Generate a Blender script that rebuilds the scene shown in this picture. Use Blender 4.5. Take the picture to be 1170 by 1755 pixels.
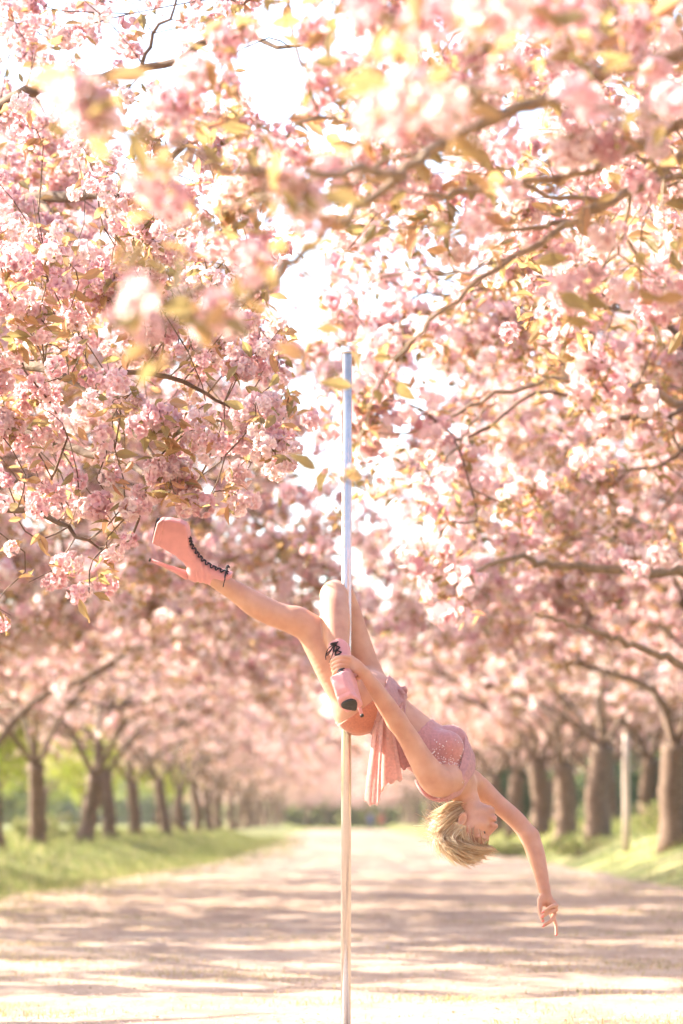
import bpy, math, random
import numpy as np
from mathutils import Vector, Matrix

for _o in list(bpy.data.objects):
    bpy.data.objects.remove(_o)
scene = bpy.context.scene
COL = scene.collection

# ------------------------------------------------------------------ camera
CAM_H = 1.0
K = 36.0 / 85.0 / 1755.0          # metres per photo pixel per metre of distance
HORIZON = 1405.0
cam_d = bpy.data.cameras.new('camera')
cam = bpy.data.objects.new('camera', cam_d)
COL.objects.link(cam)
cam.location = (0, 0, CAM_H)
cam.rotation_euler = (math.radians(90), 0, 0)
cam_d.sensor_fit = 'VERTICAL'
cam_d.sensor_width = 24
cam_d.sensor_height = 36
cam_d.lens = 85
cam_d.shift_y = (HORIZON - 877.5) / 1755.0
cam_d.clip_start = 0.1
cam_d.clip_end = 4000
cam_d.dof.use_dof = True
cam_d.dof.focus_distance = 9.9
cam_d.dof.aperture_fstop = 2.1
scene.camera = cam

# ------------------------------------------------------------------ light
SUN_EL, SUN_AZ = 31.0, -66.0       # azimuth from +Y towards +X
_e, _a = math.radians(SUN_EL), math.radians(SUN_AZ)
SUN = np.array([math.sin(_a) * math.cos(_e), math.cos(_a) * math.cos(_e), math.sin(_e)])
world = bpy.data.worlds.new('World')
scene.world = world
world.use_nodes = True
wn = world.node_tree
wn.nodes.clear()
sky = wn.nodes.new('ShaderNodeTexSky')
sky.sky_type = 'NISHITA'
sky.sun_disc = False
sky.sun_elevation = _e
sky.sun_rotation = _a
sky.air_density = 1.0
sky.dust_density = 2.2
sky.ozone_density = 1.0
bg = wn.nodes.new('ShaderNodeBackground')
bg.inputs['Strength'].default_value = 0.15
wo = wn.nodes.new('ShaderNodeOutputWorld')
wn.links.new(sky.outputs[0], bg.inputs['Color'])
wn.links.new(bg.outputs[0], wo.inputs['Surface'])
sun_d = bpy.data.lights.new('sun', 'SUN')
sun_d.energy = 4.6
sun_d.angle = math.radians(0.6)
sun_d.color = (1.0, 0.9, 0.76)
sun = bpy.data.objects.new('sun', sun_d)
COL.objects.link(sun)
sun.location = (-20, 20, 30)
sun.rotation_euler = Vector(SUN).to_track_quat('Z', 'Y').to_euler()

vs = scene.view_settings
vs.view_transform = 'Standard'
vs.look = 'None'
vs.exposure = 2.4
vs.gamma = 1.0
vs.use_curve_mapping = False
cy = scene.cycles
cy.max_bounces = 10
cy.diffuse_bounces = 4
cy.glossy_bounces = 3
cy.transmission_bounces = 6
cy.transparent_max_bounces = 6
cy.volume_bounces = 1
cy.use_denoising = True
cy.sample_clamp_indirect = 6.0
cy.caustics_reflective = False
cy.caustics_refractive = False

# ------------------------------------------------------------------ helpers
def U(u, v, d):
    """a point seen at photo pixel (u, v) at distance d metres"""
    return np.array([(u - 585.0) * K * d, d, CAM_H + (HORIZON - v) * K * d])


def pix(P):
    P = np.asarray(P)
    y = np.maximum(P[..., 1], 0.5)
    return 585.0 + P[..., 0] / (K * y), HORIZON - (P[..., 2] - CAM_H) / (K * y)


def make_mesh(name, V, faces, mats=(), smooth=False, midx=None):
    """faces: list of int arrays (n, k)"""
    me = bpy.data.meshes.new(name)
    V = np.asarray(V, dtype=np.float32)
    faces = [np.asarray(f, dtype=np.int32) for f in faces if len(f)]
    me.vertices.add(len(V))
    me.vertices.foreach_set('co', V.ravel())
    loops = np.concatenate([f.ravel() for f in faces])
    tot = np.concatenate([np.full(len(f), f.shape[1], dtype=np.int32) for f in faces])
    start = np.concatenate([[0], np.cumsum(tot)[:-1]]).astype(np.int32)
    me.loops.add(len(loops))
    me.loops.foreach_set('vertex_index', loops)
    me.polygons.add(len(tot))
    me.polygons.foreach_set('loop_start', start)
    me.polygons.foreach_set('loop_total', tot)
    if midx is not None:
        me.polygons.foreach_set('material_index', np.asarray(midx, dtype=np.int32))
    me.polygons.foreach_set('use_smooth', np.full(len(tot), bool(smooth)))
    for m in mats:
        me.materials.append(m)
    me.update(calc_edges=True)
    return me


def link(name, me, parent=None, loc=None, kind=None):
    o = bpy.data.objects.new(name, me)
    COL.objects.link(o)
    if parent is not None:
        o.parent = parent
    if loc is not None:
        o.location = loc
    if kind:
        o['kind'] = kind
    return o


def thing(name, label, cat, loc=(0, 0, 0), group=None):
    o = bpy.data.objects.new(name, None)
    COL.objects.link(o)
    o.location = loc
    o.empty_display_size = 0.1
    tag(o, label, cat, group)
    return o


def tag(o, label, cat, group=None):
    o['label'] = label
    o['category'] = cat
    if group:
        o['group'] = group
    return o


class Soup:
    """collects vertices and faces of one mesh"""
    def __init__(self):
        self.V, self.Q, self.T, self.n = [], [], [], 0

    def add(self, V, quads=None, tris=None):
        V = np.asarray(V, dtype=np.float32).reshape(-1, 3)
        if quads is not None and len(quads):
            self.Q.append(np.asarray(quads, dtype=np.int32) + self.n)
        if tris is not None and len(tris):
            self.T.append(np.asarray(tris, dtype=np.int32) + self.n)
        self.V.append(V)
        self.n += len(V)

    def tube(self, pts, radii, sides=6, cap=True):
        pts = np.asarray(pts, dtype=np.float64)
        m = len(pts)
        radii = np.broadcast_to(np.asarray(radii, dtype=np.float64), (m,))
        tan = np.gradient(pts, axis=0)
        tan /= np.linalg.norm(tan, axis=1)[:, None] + 1e-9
        ref = np.array([0.31, 0.2, 0.93])
        if abs(tan[0] @ ref) > 0.9:
            ref = np.array([1.0, 0.1, 0])
        a = np.cross(tan, ref)
        a /= np.linalg.norm(a, axis=1)[:, None] + 1e-9
        b = np.cross(tan, a)
        th = np.arange(sides) / sides * 2 * math.pi
        ring = (a[:, None, :] * np.cos(th)[None, :, None] + b[:, None, :] * np.sin(th)[None, :, None])
        V = (pts[:, None, :] + ring * radii[:, None, None]).reshape(-1, 3)
        i = np.arange(m - 1)[:, None] * sides
        j = np.arange(sides)[None, :]
        j2 = (j + 1) % sides
        Q = np.stack([i + j, i + j2, i + sides + j2, i + sides + j], -1).reshape(-1, 4)
        T = None
        if cap:
            V = np.concatenate([V, pts[:1], pts[-1:]])
            jj = np.arange(sides)
            t1 = np.stack([np.full(sides, m * sides), (jj + 1) % sides, jj], -1)
            t2 = np.stack([np.full(sides, m * sides + 1), (m - 1) * sides + jj, (m - 1) * sides + (jj + 1) % sides], -1)
            T = np.concatenate([t1, t2])
        self.add(V, Q, T)

    def mesh(self, name, mats, smooth=False):
        f = []
        if self.Q:
            f.append(np.concatenate(self.Q))
        if self.T:
            f.append(np.concatenate(self.T))
        return make_mesh(name, np.concatenate(self.V), f, mats, smooth)


def spline(P, n=24):
    """Catmull-Rom through the rows of P"""
    P = np.asarray(P, dtype=np.float64)
    if len(P) == 2:
        t = np.linspace(0, 1, n)[:, None]
        return P[0] * (1 - t) + P[1] * t
    Q = np.concatenate([[2 * P[0] - P[1]], P, [2 * P[-1] - P[-2]]])
    out = []
    seg = len(P) - 1
    for t in np.linspace(0, seg - 1e-6, n):
        i = int(t)
        f = t - i
        p0, p1, p2, p3 = Q[i:i + 4]
        out.append(0.5 * (2 * p1 + (p2 - p0) * f + (2 * p0 - 5 * p1 + 4 * p2 - p3) * f * f + (3 * p1 - p0 - 3 * p2 + p3) * f ** 3))
    return np.array(out)


def sstep(a, b, x):
    t = np.clip((x - a) / (b - a), 0, 1)
    return t * t * (3 - 2 * t)


def rand_rot(n, rng):
    q = rng.normal(size=(n, 4))
    q /= np.linalg.norm(q, axis=1)[:, None]
    w, x, y, z = q.T
    return np.stack([1 - 2 * (y * y + z * z), 2 * (x * y - z * w), 2 * (x * z + y * w),
                     2 * (x * y + z * w), 1 - 2 * (x * x + z * z), 2 * (y * z - x * w),
                     2 * (x * z - y * w), 2 * (y * z + x * w), 1 - 2 * (x * x + y * y)], -1).reshape(n, 3, 3)


# ------------------------------------------------------------------ materials
def mat(name):
    m = bpy.data.materials.new(name)
    m.use_nodes = True
    nt = m.node_tree
    nt.nodes.clear()
    out = nt.nodes.new('ShaderNodeOutputMaterial')
    return m, nt, out


def node(nt, typ, **kw):
    n = nt.nodes.new(typ)
    for k, v in kw.items():
        if k.startswith('i_'):
            n.inputs[k[2:].replace('_', ' ')].default_value = v
        else:
            setattr(n, k, v)
    return n


def ramp(nt, fac, stops):
    r = nt.nodes.new('ShaderNodeValToRGB')
    el = r.color_ramp.elements
    el[0].position, el[0].color = stops[0][0], (*stops[0][1], 1)
    el[1].position, el[1].color = stops[-1][0], (*stops[-1][1], 1)
    for p, c in stops[1:-1]:
        e = el.new(p)
        e.color = (*c, 1)
    nt.links.new(fac, r.inputs[0])
    return r.outputs[0]


def simple(name, col, rough=0.5, metal=0.0, noise=0.0, scale=40, sss=0.0, bump=0.0, sheen=0.0, spec=0.5):
    m, nt, out = mat(name)
    p = node(nt, 'ShaderNodeBsdfPrincipled')
    p.inputs['Base Color'].default_value = (*col, 1)
    p.inputs['Roughness'].default_value = rough
    p.inputs['Metallic'].default_value = metal
    p.inputs['Specular IOR Level'].default_value = spec
    if sss:
        p.inputs['Subsurface Weight'].default_value = sss
        p.inputs['Subsurface Radius'].default_value = (0.012, 0.005, 0.003)
        p.inputs['Subsurface Scale'].default_value = 1.0
    if sheen:
        p.inputs['Sheen Weight'].default_value = sheen
    if noise or bump:
        tc = node(nt, 'ShaderNodeTexCoord')
        nz = node(nt, 'ShaderNodeTexNoise')
        nz.inputs['Scale'].default_value = scale
        nz.inputs['Detail'].default_value = 5
        nt.links.new(tc.outputs['Object'], nz.inputs['Vector'])
        if noise:
            c = np.array(col)
            o = ramp(nt, nz.outputs[0], [(0.3, tuple(c * (1 - noise))), (0.7, tuple(np.minimum(c * (1 + noise), 1)))])
            nt.links.new(o, p.inputs['Base Color'])
        if bump:
            b = node(nt, 'ShaderNodeBump')
            b.inputs['Strength'].default_value = bump
            b.inputs['Distance'].default_value = 0.004
            nt.links.new(nz.outputs[0], b.inputs['Height'])
            nt.links.new(b.outputs[0], p.inputs['Normal'])
    nt.links.new(p.outputs[0], out.inputs[0])
    return m


def foliage_mat(name, stops, trans=0.5, tcol=1.0, gloss=0.0, age=0.0):
    """thin translucent sheets, each with a colour of its own"""
    m, nt, out = mat(name)
    g = node(nt, 'ShaderNodeNewGeometry')
    fac = g.outputs['Random Per Island']
    if age:      # every cluster or spray also has a tone of its own
        at = node(nt, 'ShaderNodeAttribute', attribute_name='age')
        mx0 = node(nt, 'ShaderNodeMix')
        mx0.inputs[0].default_value = age
        nt.links.new(fac, mx0.inputs[2])
        nt.links.new(at.outputs['Fac'], mx0.inputs[3])
        fac = mx0.outputs[0]
    col = ramp(nt, fac, stops)
    d = node(nt, 'ShaderNodeBsdfDiffuse')
    t = node(nt, 'ShaderNodeBsdfTranslucent')
    nt.links.new(col, d.inputs[0])
    hs = node(nt, 'ShaderNodeHueSaturation')
    hs.inputs['Saturation'].default_value = tcol
    nt.links.new(col, hs.inputs['Color'])
    nt.links.new(hs.outputs[0], t.inputs[0])
    mx = node(nt, 'ShaderNodeMixShader')
    mx.inputs[0].default_value = trans
    nt.links.new(d.outputs[0], mx.inputs[1])
    nt.links.new(t.outputs[0], mx.inputs[2])
    res = mx.outputs[0]
    if gloss:
        gl = node(nt, 'ShaderNodeBsdfGlossy')
        gl.inputs['Roughness'].default_value = 0.35
        m2 = node(nt, 'ShaderNodeMixShader')
        m2.inputs[0].default_value = gloss
        nt.links.new(res, m2.inputs[1])
        nt.links.new(gl.outputs[0], m2.inputs[2])
        res = m2.outputs[0]
    nt.links.new(res, out.inputs[0])
    return m


M_PETAL = foliage_mat('blossom_petal', [(0.0, (0.60, 0.31, 0.35)), (0.18, (0.75, 0.49, 0.51)), (0.45, (0.80, 0.605, 0.605)), (0.75, (0.85, 0.715, 0.685)), (1.0, (0.88, 0.82, 0.77))], 0.6, 1.05, 0, 0.6)
M_LEAF = foliage_mat('bronze_leaf', [(0.0, (0.21, 0.18, 0.075)), (0.3, (0.33, 0.245, 0.10)), (0.55, (0.45, 0.285, 0.125)), (0.8, (0.53, 0.29, 0.15)), (1.0, (0.46, 0.225, 0.135))], 0.6, 1.0, 0.03, 0.6)
M_GREEN = foliage_mat('green_leaf', [(0.0, (0.20, 0.27, 0.04)), (0.5, (0.33, 0.385, 0.06)), (1.0, (0.47, 0.46, 0.10))], 0.55, 1.0)
M_DARKGREEN = foliage_mat('evergreen_leaf', [(0.0, (0.03, 0.06, 0.03)), (0.6, (0.05, 0.10, 0.06)), (1.0, (0.09, 0.13, 0.06))], 0.3)
M_GRASS = foliage_mat('grass_blade', [(0.0, (0.15, 0.19, 0.055)), (0.45, (0.24, 0.275, 0.09)), (0.8, (0.36, 0.345, 0.15)), (1.0, (0.50, 0.42, 0.25))], 0.45, 1.0)
M_STRAW = foliage_mat('dry_grass_blade', [(0.0, (0.45, 0.34, 0.18)), (0.6, (0.56, 0.45, 0.27)), (0.85, (0.40, 0.36, 0.13)), (1.0, (0.33, 0.24, 0.15))], 0.3)
M_LITTER = foliage_mat('fallen_petal', [(0.0, (0.66, 0.48, 0.42)), (0.5, (0.75, 0.60, 0.54)), (0.8, (0.42, 0.30, 0.20)), (1.0, (0.30, 0.21, 0.13))], 0.2)


def bark_mat():
    m, nt, out = mat('cherry_bark')
    p = node(nt, 'ShaderNodeBsdfPrincipled')
    p.inputs['Roughness'].default_value = 0.85
    tc = node(nt, 'ShaderNodeTexCoord')
    mp = node(nt, 'ShaderNodeMapping')
    mp.inputs['Scale'].default_value = (5, 5, 14)
    nt.links.new(tc.outputs['Object'], mp.inputs[0])
    nz = node(nt, 'ShaderNodeTexNoise')
    nz.inputs['Scale'].default_value = 1.6
    nz.inputs['Detail'].default_value = 8
    nz.inputs['Roughness'].default_value = 0.65
    nt.links.new(mp.outputs[0], nz.inputs['Vector'])
    c = ramp(nt, nz.outputs[0], [(0.3, (0.065, 0.038, 0.024)), (0.52, (0.15, 0.092, 0.058)), (0.7, (0.25, 0.165, 0.108))])
    nt.links.new(c, p.inputs['Base Color'])
    b = node(nt, 'ShaderNodeBump')
    b.inputs['Strength'].default_value = 0.7
    b.inputs['Distance'].default_value = 0.03
    nt.links.new(nz.outputs[0], b.inputs['Height'])
    nt.links.new(b.outputs[0], p.inputs['Normal'])
    nt.links.new(p.outputs[0], out.inputs[0])
    return m


M_BARK = bark_mat()
M_TWIG = simple('twig_bark', (0.25, 0.17, 0.10), 0.7, noise=0.35, scale=25)


def ground_mat(name, stops, s1, s2, bump):
    m, nt, out = mat(name)
    p = node(nt, 'ShaderNodeBsdfPrincipled')
    p.inputs['Roughness'].default_value = 0.95
    p.inputs['Specular IOR Level'].default_value = 0.15
    tc = node(nt, 'ShaderNodeTexCoord')
    n1 = node(nt, 'ShaderNodeTexNoise')
    n1.inputs['Scale'].default_value = s1
    n1.inputs['Detail'].default_value = 9
    n1.inputs['Roughness'].default_value = 0.6
    n1.inputs['Distortion'].default_value = 0.6
    n2 = node(nt, 'ShaderNodeTexNoise')
    n2.inputs['Scale'].default_value = s2
    n2.inputs['Detail'].default_value = 6
    n2.inputs['Roughness'].default_value = 0.75
    for n in (n1, n2):
        nt.links.new(tc.outputs['Object'], n.inputs['Vector'])
    mx = node(nt, 'ShaderNodeMath', operation='MULTIPLY_ADD')
    nt.links.new(n2.outputs[0], mx.inputs[0])
    mx.inputs[1].default_value = 0.45
    a = node(nt, 'ShaderNodeMath', operation='MULTIPLY')
    nt.links.new(n1.outputs[0], a.inputs[0])
    a.inputs[1].default_value = 0.6
    nt.links.new(a.outputs[0], mx.inputs[2])
    c = ramp(nt, mx.outputs[0], stops)
    nt.links.new(c, p.inputs['Base Color'])
    b = node(nt, 'ShaderNodeBump')
    b.inputs['Strength'].default_value = bump
    b.inputs['Distance'].default_value = 0.03
    nt.links.new(n2.outputs[0], b.inputs['Height'])
    nt.links.new(b.outputs[0], p.inputs['Normal'])
    nt.links.new(p.outputs[0], out.inputs[0])
    return m


M_PATH = ground_mat('sandy_path', [(0.30, (0.25, 0.16, 0.11)), (0.43, (0.37, 0.262, 0.19)), (0.55, (0.46, 0.34, 0.255)), (0.68, (0.56, 0.445, 0.345))], 1.3, 21, 1.0)
M_SOIL = ground_mat('grassy_soil', [(0.33, (0.10, 0.12, 0.035)), (0.5, (0.19, 0.21, 0.07)), (0.64, (0.33, 0.29, 0.15))], 0.5, 9, 0.6)

# ------------------------------------------------------------------ ground


_ph = np.random.default_rng(5).uniform(0, 6.28, 24)


def wob(x, y, s=1.0):
    x, y = x * s, y * s
    return (np.sin(x * 1.3 + y * 0.7 + _ph[0]) + np.sin(x * 0.6 - y * 1.7 + _ph[1]) + 0.6 * np.sin(x * 3.1 + y * 2.2 + _ph[2])
            + 0.6 * np.sin(-x * 2.3 + y * 3.7 + _ph[3]) + 0.35 * np.sin(x * 6.7 + y * 5.1 + _ph[4]) + 0.35 * np.sin(x * 5.3 - y * 8.1 + _ph[5])) / 3.9


def bank(x, y):
    far = sstep(16, 42, y)
    left = sstep(-4.3, -6.4, x) * (0.05 + 0.36 * far)
    right = sstep(4.3, 7.0, x) * (0.05 + 0.66 * far)
    return left + right + 0.05 * wob(x, y, 0.35) * sstep(3.6, 7, np.abs(x))


def path_half(y, side):
    side = np.asarray(side)
    w = np.where(side < 0, 4.2 - 1.4 * sstep(28, 60, y), 5.4 - 1.0 * sstep(45, 90, y)) + 0.55 * wob(y * 0.55 + side * 9, y * 0.21, 1.0)
    return w


def build_ground():
    xs = np.concatenate([-np.geomspace(900, 14, 26), np.linspace(-13.5, 13.5, 90), np.geomspace(14, 900, 26)])
    ys = np.concatenate([np.linspace(-60, 4, 16), np.linspace(5, 90, 150), np.geomspace(91.5, 2200, 60)])
    X, Y = np.meshgrid(xs, ys)
    Z = bank(X, Y) - 0.05 * (1 - sstep(3.9, 4.9, np.abs(X))) * (1 - sstep(244, 250, Y)) - 0.004
    nx, ny = len(xs), len(ys)
    i = (np.arange(ny - 1)[:, None] * nx + np.arange(nx - 1)[None, :]).ravel()
    me = make_mesh('ground', np.stack([X, Y, Z], -1).reshape(-1, 3), [np.stack([i, i + 1, i + nx + 1, i + nx], -1)], [M_SOIL], True)
    link('ground', me, kind='structure')
    # the sandy path with trodden relief
    ts = np.linspace(-1, 1, 121)
    ys = np.concatenate([np.linspace(-20, 7, 20), np.arange(7.1, 34, 0.09), np.geomspace(34, 247, 150)])
    T, Y = np.meshgrid(ts, ys)
    half = np.where(T < 0, path_half(Y, -1), path_half(Y, 1)) + 0.25 * wob(Y * 2.1, T * 0.2) + 0.5
    X = T * half
    edge = 1 - np.abs(T)
    Z = 0.022 * wob(X, Y, 1.1) + 0.018 * wob(X + 30, Y, 3.3) + 0.007 * wob(X, Y + 17, 9.0)
    Z = Z + 0.03 - 0.085 * (1 - sstep(0.0, 0.14, edge)) - 0.10 * (1 - sstep(0.0, 0.04, edge))
    nx, ny = len(ts), len(ys)
    i = (np.arange(ny - 1)[:, None] * nx + np.arange(nx - 1)[None, :]).ravel()
    me = make_mesh('path', np.stack([X, Y, Z], -1).reshape(-1, 3), [np.stack([i, i + 1, i + nx + 1, i + nx], -1)], [M_PATH], True)
    link('path', me, kind='structure')


build_ground()


def blades(name, P, h, w, rng, material, lean=0.5, kind='stuff', parent=None):
    """grass blades: P (n,3) roots; each a bent strip of two quads' worth"""
    n = len(P)
    az = rng.uniform(0, 2 * math.pi, n)
    side = np.stack([np.cos(az), np.sin(az), np.zeros(n)], -1)
    fw = np.stack([-np.sin(az), np.cos(az), np.zeros(n)], -1)
    ln = rng.uniform(0.1, lean, n)[:, None]
    h = h[:, None]
    w = w[:, None] if np.ndim(w) else w
    up = np.array([0, 0, 1.0])
    a = P - side * w * 0.5
    b = P + side * w * 0.5
    mid = P + up * h * 0.55 + fw * h * ln * 0.35
    c = mid + side * w * 0.42
    d = mid - side * w * 0.42
    t = P + up * h * (1 - 0.3 * ln) + fw * h * ln
    V = np.stack([a, b, c, d, t], 1).reshape(-1, 3)
    i = np.arange(n)[:, None] * 5
    me = make_mesh(name, V, [i + np.array([[0, 1, 2, 3]]), i + np.array([[3, 2, 4]])], [material], False)
    return link(name, me, parent, kind=kind)


def build_grass():
    rng = np.random.default_rng(11)
    # left verge
    n = 70000
    y = 24 * (130 / 24) ** rng.uniform(0, 1, n)
    lo = path_half(y, -1) + 0.2
    x = -(lo - 1.5 + rng.gamma(1.6, 2.6, n))
    ok = (np.abs(x) < 14) & (rng.uniform(0, 1, n) < 0.15 + sstep(0, 2.2, -x - lo + 0.9) + 0.55 * wob(x, y, 0.8) + 0.3 * wob(x, y, 2.3))
    x, y = x[ok], y[ok]
    far = np.clip(y / 40, 0.8, 2.5)
    h = rng.uniform(0.06, 0.24, len(x)) * (1 + 1.0 * sstep(5.3, 7, -x)) * (0.8 + 0.5 * np.clip(wob(x, y, 0.9), -0.4, 1))
    z = bank(x, y) - 0.01
    blades('grass', np.stack([x, y, z], -1), h, 0.011 * far, rng, M_GRASS)
    # right verge
    n = 46000
    y = 22 * (130 / 22) ** rng.uniform(0, 1, n)
    lo = path_half(y, 1) + 0.1
    x = lo - 0.7 + rng.gamma(1.5, 2.4, n)
    ok = (x < 14) & (rng.uniform(0, 1, n) < 0.18 + sstep(0, 2.2, x - lo) + 0.45 * wob(x, y, 0.7))
    x, y = x[ok], y[ok]
    far = np.clip(y / 40, 0.8, 2.5)
    h = rng.uniform(0.06, 0.24, len(x)) * (1 + 1.0 * sstep(5, 7, x)) * (0.8 + 0.6 * np.clip(wob(x, y, 0.9), -0.4, 1))
    blades('grass', np.stack([x, y, bank(x, y) - 0.01], -1), h, 0.011 * far, rng, M_GRASS)
    # sparse green patches creeping onto the path
    n = 16000
    y = rng.uniform(20, 60, n)
    x = rng.uniform(-4.4, 4.6, n)
    f = wob(x, y * 0.8 + 40, 0.9) + 0.22 * (np.abs(x) - 2.2)
    ok = (f > 0.36) & (rng.uniform(0, 1, n) < 0.6)
    x, y = x[ok], y[ok]
    blades('grass', np.stack([x, y, 0.02 + 0.022 * wob(x, y, 1.1) + 0.018 * wob(x + 30, y, 3.3)], -1), rng.uniform(0.02, 0.07, len(x)), 0.012, rng, M_GRASS, 0.9)
    # grass strip across the far end of the avenue
    n = 9000
    y = rng.uniform(246, 275, n)
    x = rng.uniform(-16, 16, n)
    blades('grass', np.stack([x, y, bank(x, y) - 0.02], -1), rng.uniform(0.15, 0.4, n), 0.06, rng, M_GRASS)
    # dry stalks and litter on the sandy path
    n = 150000
    y = 8 * (45 / 8) ** rng.uniform(0, 1, n)
    x = rng.uniform(-1, 1, n) * np.minimum(0.155 * y + 0.6, 4.2)
    f = wob(x, y, 1.6) + 0.5 * wob(x + 11, y, 5.0) + 0.25 * (np.abs(x) / 2.2 - 0.8)
    ok = f + 0.25 * rng.normal(size=n) > 0.42
    x, y = x[ok], y[ok]
    blades('dry_grass', np.stack([x, y, 0.03 + 0.022 * wob(x, y, 1.1) + 0.018 * wob(x + 30, y, 3.3) - 0.006], -1), rng.uniform(0.012, 0.06, len(x)), 0.0055, rng, M_STRAW, 2.4)
    n = 9000
    y = 8 * (60 / 8) ** rng.uniform(0, 1, n)
    x = rng.uniform(-1, 1, n) * np.minimum(0.155 * y + 0.6, 4.3)
    s = rng.uniform(0.006, 0.014, n)
    R = rand_rot(n, rng)
    q = np.array([[-1, -0.6, 0], [1, -0.5, 0.2], [0.9, 0.7, 0], [-0.8, 0.6, 0.3]])
    R[:, 2] *= 0.35
    V = np.einsum('nij,kj->nki', R, q) * s[:, None, None] + np.stack([x, y, 0.037 + 0.022 * wob(x, y, 1.1) + 0.018 * wob(x + 30, y, 3.3)], -1)[:, None]
    link('petal_litter', make_mesh('petal_litter', V.reshape(-1, 3), [np.arange(n * 4).reshape(n, 4)], [M_LITTER]), kind='stuff')


build_grass()

# ------------------------------------------------------------------ foliage templates
def template_pompom(rng, nf=11, npet=7):
    V, Q = [], []
    k = 0
    for i in range(nf):
        z = 1 - 2 * (i + 0.5) / nf
        th = i * 2.399963
        d = np.array([math.sqrt(1 - z * z) * math.cos(th), math.sqrt(1 - z * z) * math.sin(th), z * 0.85])
        d = d + rng.normal(0, 0.16, 3)
        d /= np.linalg.norm(d)
        a = np.cross(d, [0.3, 0.5, 0.81])
        a /= np.linalg.norm(a)
        b = np.cross(d, a)
        c = d * 0.024
        for j in range(npet):
            t = 2 * math.pi * j / npet + rng.uniform(-0.3, 0.3)
            o = a * math.cos(t) + b * math.sin(t)
            s = -a * math.sin(t) + b * math.cos(t)
            e1 = rng.uniform(0.35, 1.0)
            L = rng.uniform(0.017, 0.025)
            mid = c + (o * math.sin(e1) + d * math.cos(e1)) * L * 0.6
            tip = mid + (o * math.sin(e1 + 0.5) + d * math.cos(e1 + 0.5)) * L * 0.5
            w = rng.uniform(0.007, 0.0105)
            V += [c - s * 0.002, c + s * 0.002, mid + s * w, mid - s * w, tip + s * w * 0.65, tip - s * w * 0.65]
            Q += [[k, k + 1, k + 2, k + 3], [k + 3, k + 2, k + 4, k + 5]]
            k += 6
    return np.array(V), np.array(Q)


def template_puff(rng, n, size, rad):
    """n bent petals on a ball"""
    V, Q = [], []
    for i in range(n):
        d = rng.normal(size=3)
        d /= np.linalg.norm(d)
        a = np.cross(d, rng.normal(size=3))
        a /= np.linalg.norm(a)
        b = np.cross(d, a)
        c = d * rad * rng.uniform(0.5, 1.0)
        tl = d * size * rng.uniform(-0.1, 0.6)
        s = size * rng.uniform(0.7, 1.2)
        k = 4 * i
        V += [c - a * s * 0.5 - b * s * 0.4, c + a * s * 0.5 - b * s * 0.45, c + a * s * 0.45 + b * s * 0.5 + tl, c - a * s * 0.4 + b * s * 0.45 + tl]
        Q += [[k, k + 1, k + 2, k + 3]]
    return np.array(V), np.array(Q)


def template_leaf(fine):
    if fine:
        V = np.array([[0, 0, 0], [0.013, 0.02, 0.006], [0.019, 0.045, 0.006], [0.011, 0.07, 0.0], [0, 0.092, -0.012],
                      [-0.011, 0.07, 0.0], [-0.019, 0.045, 0.006], [-0.013, 0.02, 0.006], [0, 0.02, 0], [0, 0.045, -0.001], [0, 0.07, -0.005]])
        Q = np.array([[0, 1, 8, 8], [0, 8, 7, 7]])
        T = np.array([[0, 1, 8], [0, 8, 7], [10, 3, 4], [10, 4, 5]])
        Qd = np.array([[8, 1, 2, 9], [9, 2, 3, 10], [7, 8, 9, 6], [6, 9, 10, 5]])
        return V, Qd, T
    V = np.array([[0, 0, 0], [0.02, 0.045, 0.008], [0, 0.095, -0.01], [-0.02, 0.045, 0.008]])
    return V, np.zeros((0, 4), int), np.array([[0, 1, 2], [0, 2, 3]])


_tr = np.random.default_rng(3)
POM = [template_pompom(_tr, 10 + i % 3, 7) for i in range(6)]
PUFF1 = [template_puff(_tr, 15, 0.040, 0.040) for i in range(5)]
PUFF3 = [template_puff(_tr, 11, 0.042, 0.045) for i in range(4)]
PUFF2 = [template_puff(_tr, 8, 0.055, 0.042) for i in range(4)]
LEAF_FINE = template_leaf(True)
LEAF_COARSE = template_leaf(False)


def scatter(P, S, templates, rng):
    """merged mesh data: a random template at each point"""
    Vs, Qs, Ag, n0 = [], [], [], 0
    which = rng.integers(0, len(templates), len(P))
    for k, (tv, tq) in enumerate(templates):
        I = np.where(which == k)[0]
        if not len(I):
            continue
        R = rand_rot(len(I), rng)
        V = np.einsum('nij,kj->nki', R, tv) * S[I][:, None, None] + P[I][:, None]
        Q = tq[None] + (np.arange(len(I)) * len(tv))[:, None, None] + n0
        Vs.append(V.reshape(-1, 3))
        Qs.append(Q.reshape(-1, tq.shape[1]))
        Ag.append(np.repeat(rng.uniform(0, 1, len(I)), len(tv)))
        n0 += len(I) * len(tv)
    SCATTER_AGE[0] = np.concatenate(Ag)
    return np.concatenate(Vs), np.concatenate(Qs)


SCATTER_AGE = [None]


def aged(me, a=None):
    """stores the tone of each cluster with its mesh"""
    a = SCATTER_AGE[0] if a is None else a
    at = me.attributes.new('age', 'FLOAT', 'POINT')
    at.data.foreach_set('value', np.asarray(a, dtype=np.float32))
    return me


def leaf_frames(n, rng, droop=0.35):
    """rotation matrices whose y axis (the leaf) points outwards and droops"""
    y = rng.normal(size=(n, 3))
    y[:, 2] = y[:, 2] * 0.5 - droop
    y /= np.linalg.norm(y, axis=1)[:, None]
    z = rng.normal(size=(n, 3)) + np.array([0, 0, 0.8])
    x = np.cross(y, z)
    x /= np.linalg.norm(x, axis=1)[:, None]
    z = np.cross(x, y)
    return np.stack([x, y, z], -1)


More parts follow.
